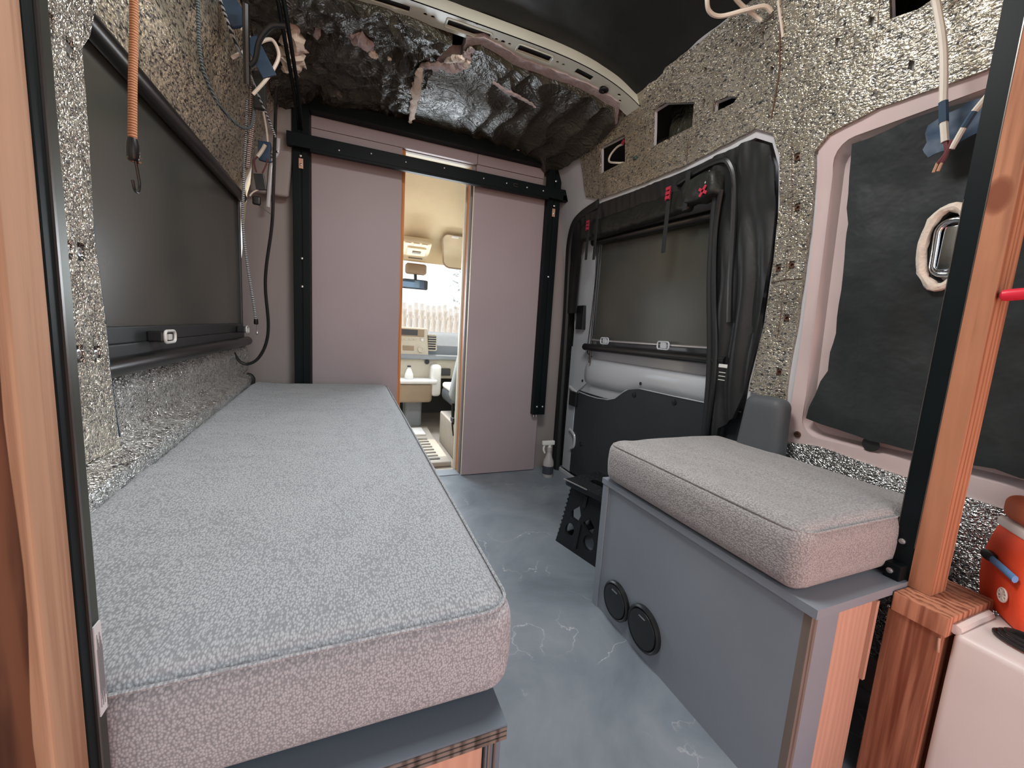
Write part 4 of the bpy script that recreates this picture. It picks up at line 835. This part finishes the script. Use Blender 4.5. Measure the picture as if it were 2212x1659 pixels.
# wires at the ceiling over the right wall
cw = thing('ceiling_wire', 'pair of pale wires leaving the ceiling edge at the upper right', 'wire', (1.0, .95, 1.8))
MB().tube(spline([(.880, .965, 1.87), (.896, .960, 1.815), (.925, .975, 1.793), (.965, .972, 1.790), (1.01, .935, 1.795), (1.05, .905, 1.80), (1.075, .900, 1.79)], 6), .0058, 8).build('wire', 'cord_white', cw, True)
MB().tube(spline([(.93, .93, 1.84), (.965, .93, 1.812), (1.0, .935, 1.806), (1.035, .935, 1.80), (1.07, .925, 1.782)], 6), .0055, 8).build('wire', 'cord_white', cw, True)
hw = thing('hanging_wires', 'white cable pair with blue tape hanging before the black insulation blanket', 'wire', (1.12, .5, 1.3))
MB().tube(spline([(1.105, .556, 1.64), (1.118, .547, 1.594), (1.120, .528, 1.52), (1.120, .517, 1.462), (1.120, .507, 1.390)], 6), .0068, 8).build('cable', 'cord_white', hw, True)
MB().tube([(1.120, .507, 1.390), (1.120, .500, 1.348)], .0078, 8).build('tape', 'tape_blue', hw, True)
MB().tube([(1.120, .500, 1.348), (1.120, .492, 1.308)], .0066, 8).build('cable', 'cord_white', hw, True)
MB().tube([(1.120, .440, 1.375), (1.120, .458, 1.348)], .0055, 8).build('cable', 'cord_white', hw, True)
MB().tube([(1.120, .457, 1.350), (1.120, .468, 1.325)], .0058, 8).build('tape', 'tape_blue', hw, True)
MB().tube([(1.120, .468, 1.325), (1.120, .480, 1.290)], .0050, 8).build('cable', 'cord_white', hw, True)
for d in (0, .006): MB().tube(spline([(1.120, .491 - .010 * (d > 0), 1.308), (1.119, .486, 1.285), (1.119, .490 + d, 1.268)], 4), .0040, 8).build('lead', 'wire_maroon', hw, True)
for d in (0, .007): MB().tube([(1.119, .490 + d, 1.270), (1.119, .494 + d, 1.252)], .0028, 6).build('bare_end', 'copper_tip', hw, True)
bt = thing('blue_film', 'crumpled blue tape stuck on the frame behind the hanging white cables', 'tape', (1.15, .48, 1.33))
V, F = sheet_geo(rag([(.545, 1.372), (.50, 1.388), (.44, 1.40), (.425, 1.36), (.45, 1.335), (.50, 1.31), (.54, 1.30), (.548, 1.325)], .012, .008, 21), [], lambda y, z, w: Vector((1.165 + w + .008 * noise.noise((y * 40, z * 40, 2)), y, z)), 0, .002, .01); mesh('film', V, F, 'tape_blue', bt, True)

# ================================================================== CAB
cabf = tag(mesh('floor', *(lambda m: (m.V, m.F))(MB().box(-.46, 1.24, 2.30, 4.05, -.06, -.004)), 'mat_grey'), kind='structure')
cabf['label'] = 'grey cab floor'
prof = [(2.29, 1.99), (2.55, 1.86), (2.80, 1.64), (2.98, 1.50), (3.12, 1.42), (3.26, 1.375), (3.30, 1.36)]
PP = spline([(0, a, b) for a, b in prof], 6); V = []; F = []
for x in (-.46, 1.24): V += [Vector((x, p.y, p.z)) for p in PP]
n = len(PP); F = [(i, i + 1, n + i + 1, n + i) for i in range(n - 1)]
hl = tag(mesh('ceiling', V, F, 'headliner', None, True), kind='structure'); hl['label'] = 'beige cab headliner sloping to the windshield'; hl['_o'] = (0, 0, 0)
mo = hl.modifiers.new('thick', 'SOLIDIFY'); mo.thickness = .03; mo.offset = 1
for i, x in enumerate((-.47, 1.24)):
    o = tag(mesh('wall_cab_' + ('left', 'right')[i], *(lambda m: (m.V, m.F))(MB().box(x, x + .02, 2.30, 4.05, -.05, .72).box(x, x + .02, 2.30, 3.30, 1.34, 2.02).box(x, x + .02, 2.30, 2.46, .72, 1.34)), 'headliner'), kind='structure')
tag(mesh('wall_cab_front', *(lambda m: (m.V, m.F))(MB().box(-.46, 1.24, 4.0, 4.05, -.05, .80)), 'dash_dark'), kind='structure')
ws = tag(mesh('window_1', [(-.44, 3.31, 1.365), (1.22, 3.31, 1.365), (1.22, 4.03, .805), (-.44, 4.03, .805), (-.44, 3.315, 1.369), (1.22, 3.315, 1.369), (1.22, 4.035, .809), (-.44, 4.035, .809)], [(0, 1, 2, 3), (4, 7, 6, 5), (0, 4, 5, 1), (1, 5, 6, 2), (2, 6, 7, 3), (3, 7, 4, 0)], 'windshield'), kind='structure')
# overhead console, visor, mirror
oc = thing('overhead_console', 'beige overhead console with small display on the cab headliner', 'console', (.43, 3.03, 1.38))
Mc = Matrix.Translation(Vector((.44, 3.02, 1.405))) @ Matrix.Rotation(math.radians(-32), 4, 'X')
V, F = softbox(-.11, .095, -.10, .10, -.022, .03, .018, .02, lambda p, n: Vector((p.x * (1 - .9 * max(0, p.y)), p.y, p.z)), Mc); mesh('housing', V, F, 'console_beige', oc, True)
V, F = softbox(-.07, .062, -.045, .035, -.030, -.018, .005, .02, None, Mc); mesh('display_frame', V, F, 'console_beige', oc, True)
V, F = softbox(-.032, .028, -.015, .008, -.034, -.026, .003, .02, None, Mc); mesh('display', V, F, 'console_dark', oc, True)
V, F = softbox(-.05, .05, .060, .072, -.026, -.016, .003, .02, None, Mc); mesh('vent_slot', V, F, 'console_dark', oc, True)
for k in range(3): V, F = softbox(-.09 + .058 * k, -.05 + .058 * k, -.088, -.062, -.027, -.018, .003, .02, None, Mc); mesh('button', V, F, 'console_beige', oc, True)
sv = thing('sun_visor', 'beige sun visor folded against the cab headliner', 'sun visor', (.8, 3.1, 1.4))
Mv = Matrix.Translation(Vector((.80, 3.02, 1.425))) @ Matrix.Rotation(math.radians(-52), 4, 'X')
V, F = sheet_geo(rrect(-.20, .30, -.135, .125, .05, 6), [], lambda a, b, c: Mv @ Vector((a + .20 * (b + .13) * (a < 0), b, c)), -.02, .0, .05); mesh('visor', V, F, 'console_beige', sv, True)
MB().tube([Mv @ Vector((a + .20 * (b + .13) * (a < 0), b, -.019)) for a, b in rrect(-.20, .30, -.135, .125, .05, 6)], .006, 6, True).build('visor_piping', 'dash_tan', sv, True)
m = MB(); m.box(-.13, -.08, -.133, -.115, -.026, -.018, .003, Mv); m.build('visor_label', 'bottle_white', sv)
rm = thing('rear_view_mirror', 'rear view mirror hanging from the windshield', 'mirror', (.47, 3.3, 1.2))
V, F = softbox(.33, .575, 3.28, 3.31, 1.150, 1.225, .012, .03); mesh('mirror_housing', V, F, 'dash_dark', rm, True)
V, F = softbox(.335, .545, 3.274, 3.281, 1.157, 1.218, .003, .03); mesh('mirror_glass', V, F, 'mirror_glass', rm, True)
MB().tube(spline([(.48, 3.30, 1.22), (.48, 3.32, 1.27), (.48, 3.35, 1.33)], 4), .012, 8).build('mirror_arm', 'dash_dark', rm, True)
V, F = softbox(.40, .56, 3.26, 3.34, 1.265, 1.345, .02, .02); mesh('sensor_cover', V, F, 'dash_tan', rm, True)
# dashboard
db = thing('dashboard', 'pale dashboard with radio, air vent and knob seen through the cab opening', 'dashboard', (.4, 3.5, .3))
V, F = softbox(-.44, 1.22, 3.42, 4.0, .60, .815, .035, .06, lambda p, n: Vector((p.x, p.y + .16 * max(0, (p.z - .70)) / .115 * (p.y < 3.6), p.z))); mesh('dash_top', V, F, 'dash_grey', db, True)
V, F = softbox(.30, .61, 3.33, 3.46, .60, .850, .020, .03, lambda p, n: Vector((p.x, p.y + .25 * (p.z - .60), p.z))); mesh('centre_stack', V, F, 'dash_light', db, True)
fq = lambda z: 3.33 + .25 * (z - .60) - .004
m = MB(); m.box(.36, .575, fq(.81) - .006, fq(.81) + .02, .772, .838, .006); rd = m.build('radio', 'dash_tan', db)
m = MB(); m.box(.37, .520, fq(.81) - .010, fq(.81), .786, .832, .002); m.build('radio_screen', 'dash_dark', rd)
MB().lathe([(.012, 0), (.012, .012), (.008, .014)], (.555, fq(.76) - .004, .752), (0, -1, 0), 14).build('radio_knob', 'bottle_white', rd, True)
for k in range(4): MB().box(.38 + .035 * k, .405 + .035 * k, fq(.752) - .006, fq(.752) + .01, .747, .757, .001).build('radio_button', 'dash_light', rd)
vt = MB(); vt.tube([(.64 + a, 3.352 + .25 * (b + .11) , .735 + b) for a, b in rrect(-.036, .036, -.066, .060, .012, 3)], .006, 6, True); vt = vt.build('air_vent', 'dash_light', db, True)
MB().box(.606, .674, 3.372, 3.40, .672, .792).build('vent_dark', 'dash_dark', vt)
for k in range(6): MB().box(.608, .672, 3.345 + .25 * (.02 * k), 3.372 + .25 * .02 * k, .690 + .019 * k, .696 + .019 * k).build('slat', 'dash_light', vt)
MB().lathe([(.026, 0), (.024, .014), (.017, .016), (.016, .010)], (.545, fq(.67) - .002, .672), (0, -1, .2), 20).build('climate_knob', 'dash_light', db, True)
m = MB(); m.box(.40, .49, fq(.69) - .005, fq(.69) + .01, .66, .70, .003); m.build('climate_panel', 'dash_tan', db)
V, F = softbox(.30, .95, 3.30, 3.50, .595, .632, .014, .05); mesh('dash_ledge', V, F, 'dash_grey', db, True)
V, F = softbox(.30, 1.20, 3.36, 3.60, .43, .60, .02, .05); mesh('lower_panel', V, F, 'dash_light', db, True)
MB().lathe([(.020, 0), (.020, .008), (.012, .010), (.011, .004)], (.60, 3.356, .573), (0, -1, 0), 18).build('power_socket', 'dash_dark', db, True)
V, F = softbox(.30, .665, 3.20, 3.42, .405, .440, .014, .04); mesh('tray', V, F, 'bottle_white', db, True)
V, F = softbox(.62, .70, 3.22, 3.44, .30, .56, .03, .04); mesh('console_cheek', V, F, 'bottle_white', db, True)
V, F = softbox(.30, .63, 3.22, 3.44, .25, .405, .03, .04); mesh('console_front', V, F, 'dash_tan', db, True)
V, F = softbox(.44, .58, 3.40, 3.60, -.004, .25, .03, .05); mesh('console_foot', V, F, 'dash_grey', db, True)
V, F = softbox(.72, .80, 3.335, 3.36, .46, .52, .006, .03); mesh('glove_latch', V, F, 'dash_dark', db, True)
bt_ = thing('hand_bottle', 'small white squeeze bottle standing in the dash tray', 'bottle', (.44, 3.27, .441))
MB().lathe([(.030, 0), (.036, .01), (.033, .035), (.018, .075), (.011, .085), (.011, .095)], (.445, 3.27, .441), (0, 0, 1), 16).build('bottle', 'bottle_white', bt_, True)
MB().lathe([(.015, .094), (.015, .104), (.010, .106)], (.445, 3.27, .441), (0, 0, 1), 14).build('cap', 'bottle_label', bt_, True)
# rubber mat with ribs
mt = thing('ribbed_mat', 'ribbed grey rubber mat on the cab floor', 'floor mat', (.47, 2.75, 0))
V, F = softbox(.18, .605, 2.40, 3.28, -.003, .030, .010, .08, lambda p, n: p + Vector((0, 0, .05 * max(0, p.y - 3.0)))); mesh('mat_base', V, F, 'mat_grey', mt, True)
for k in range(8): V, F = softbox(.26, .545, 2.455 + .066 * k, 2.483 + .066 * k, .028, .036, .004, .1); mesh('rib', V, F, 'mat_dark', mt, True)
V, F = softbox(.26, .55, 3.02, 3.22, .030, .050, .008, .05); mesh('daylight_patch', V, F, 'bottle_white', mt, True)  # bright daylight on the mat, added as a white slab
# passenger seat
se = thing('cab_seat', 'grey passenger seat seen from behind through the cab opening', 'seat', (.9, 2.75, 0))
V, F = softbox(.62, 1.10, 2.52, 2.66, .38, 1.02, .05, .05, lambda p, n: Vector((p.x + .16 * max(0, p.z - .45) , p.y - .12 * (p.z - .38), p.z))); mesh('backrest', V, F, 'seat_grey', se, True)
V, F = softbox(.67, 1.16, 2.62, 3.10, .30, .42, .05, .05); mesh('seat_pan', V, F, 'seat_dark', se, True)
V, F = softbox(.675, 1.13, 2.66, 3.08, .40, .445, .02, .05); mesh('seat_cover', V, F, 'seat_light', se, True)
V, F = softbox(.645, 1.14, 2.50, 2.98, -.003, .235, .012, .06); mesh('seat_base', V, F, 'mat_grey', se, True)
MB().lathe([(.055, 0), (.062, .02), (.05, .035)], (.705, 2.57, .34), (-1, 0, 0), 20).build('recliner_cover', 'seat_dark', se, True)
MB().tube(spline([(.655, 2.62, .36), (.650, 2.60, .30), (.645, 2.56, .22), (.648, 2.53, .16)], 5), .010, 8, False, .5).build('seat_belt', 'rubber', se, True)
m = MB(); m.box(.635, .650, 2.54, 2.60, .245, .275, .003); m.build('buckle', 'dash_dark', se)
# threshold strip
MB().box(.262, .615, 2.24, 2.33, .0, .004, .001).build('threshold', 'box_paint', wf)
# ================================================================== OUTSIDE
fe = thing('board_fence', 'weathered board fence beyond the windshield', 'fence', (3, 12, -.65))
m0 = None
for k in range(36):
    x = -1.0 + k * .17; h = 1.62 + .14 * noise.noise((k * .7, 0, 0))
    if m0 is None: m0 = MB().box(3, 3.15, 12, 12.02, -.65, .35).build('board', 'fence_wood', fe); b = m0
    else: b = m0.copy(); COL.objects.link(b); b.parent = fe
    b.location = (x - 3, 0, 0); b.scale = (1, 1, h + .5)
for z in (.1, 1.05): MB().box(-1.0, 5.1, 12.02, 12.06, z, z + .09).build('fence_rail', 'fence_wood', fe)
tr_ = thing('tree', 'leafy tree standing behind the fence beyond the windshield', 'tree', (4.6, 14, -.65))
MB().tube(spline([(4.6, 14, -.65), (4.65, 14, .8), (4.55, 14, 2.2), (4.6, 14, 3.4)], 4), [.12 - .005 * k for k in range(13)], 8).build('trunk', 'trunk', tr_, True)
m = MB()
for k in range(900):
    a = random.uniform(0, 6.283); rr = 1.3 * random.random() ** .5; z = random.uniform(.7, 3.8); c = Vector((4.6 + rr * math.cos(a) * (1.1 - abs(z - 2.2) * .3), 14 + rr * math.sin(a), z))
    d = Vector((random.uniform(-1, 1), random.uniform(-1, 1), random.uniform(-1, 1))).normalized(); e = d.orthogonal().normalized(); s = random.uniform(.05, .10)
    m.add([c - d * s, c + e * s * .5, c + d * s, c - e * s * .5], [(0, 1, 2, 3)])
fo = m.build('foliage', 'leaf', tr_); fo['kind'] = 'stuff'
for o in bpy.data.objects:
    if '_o' in o: del o['_o']
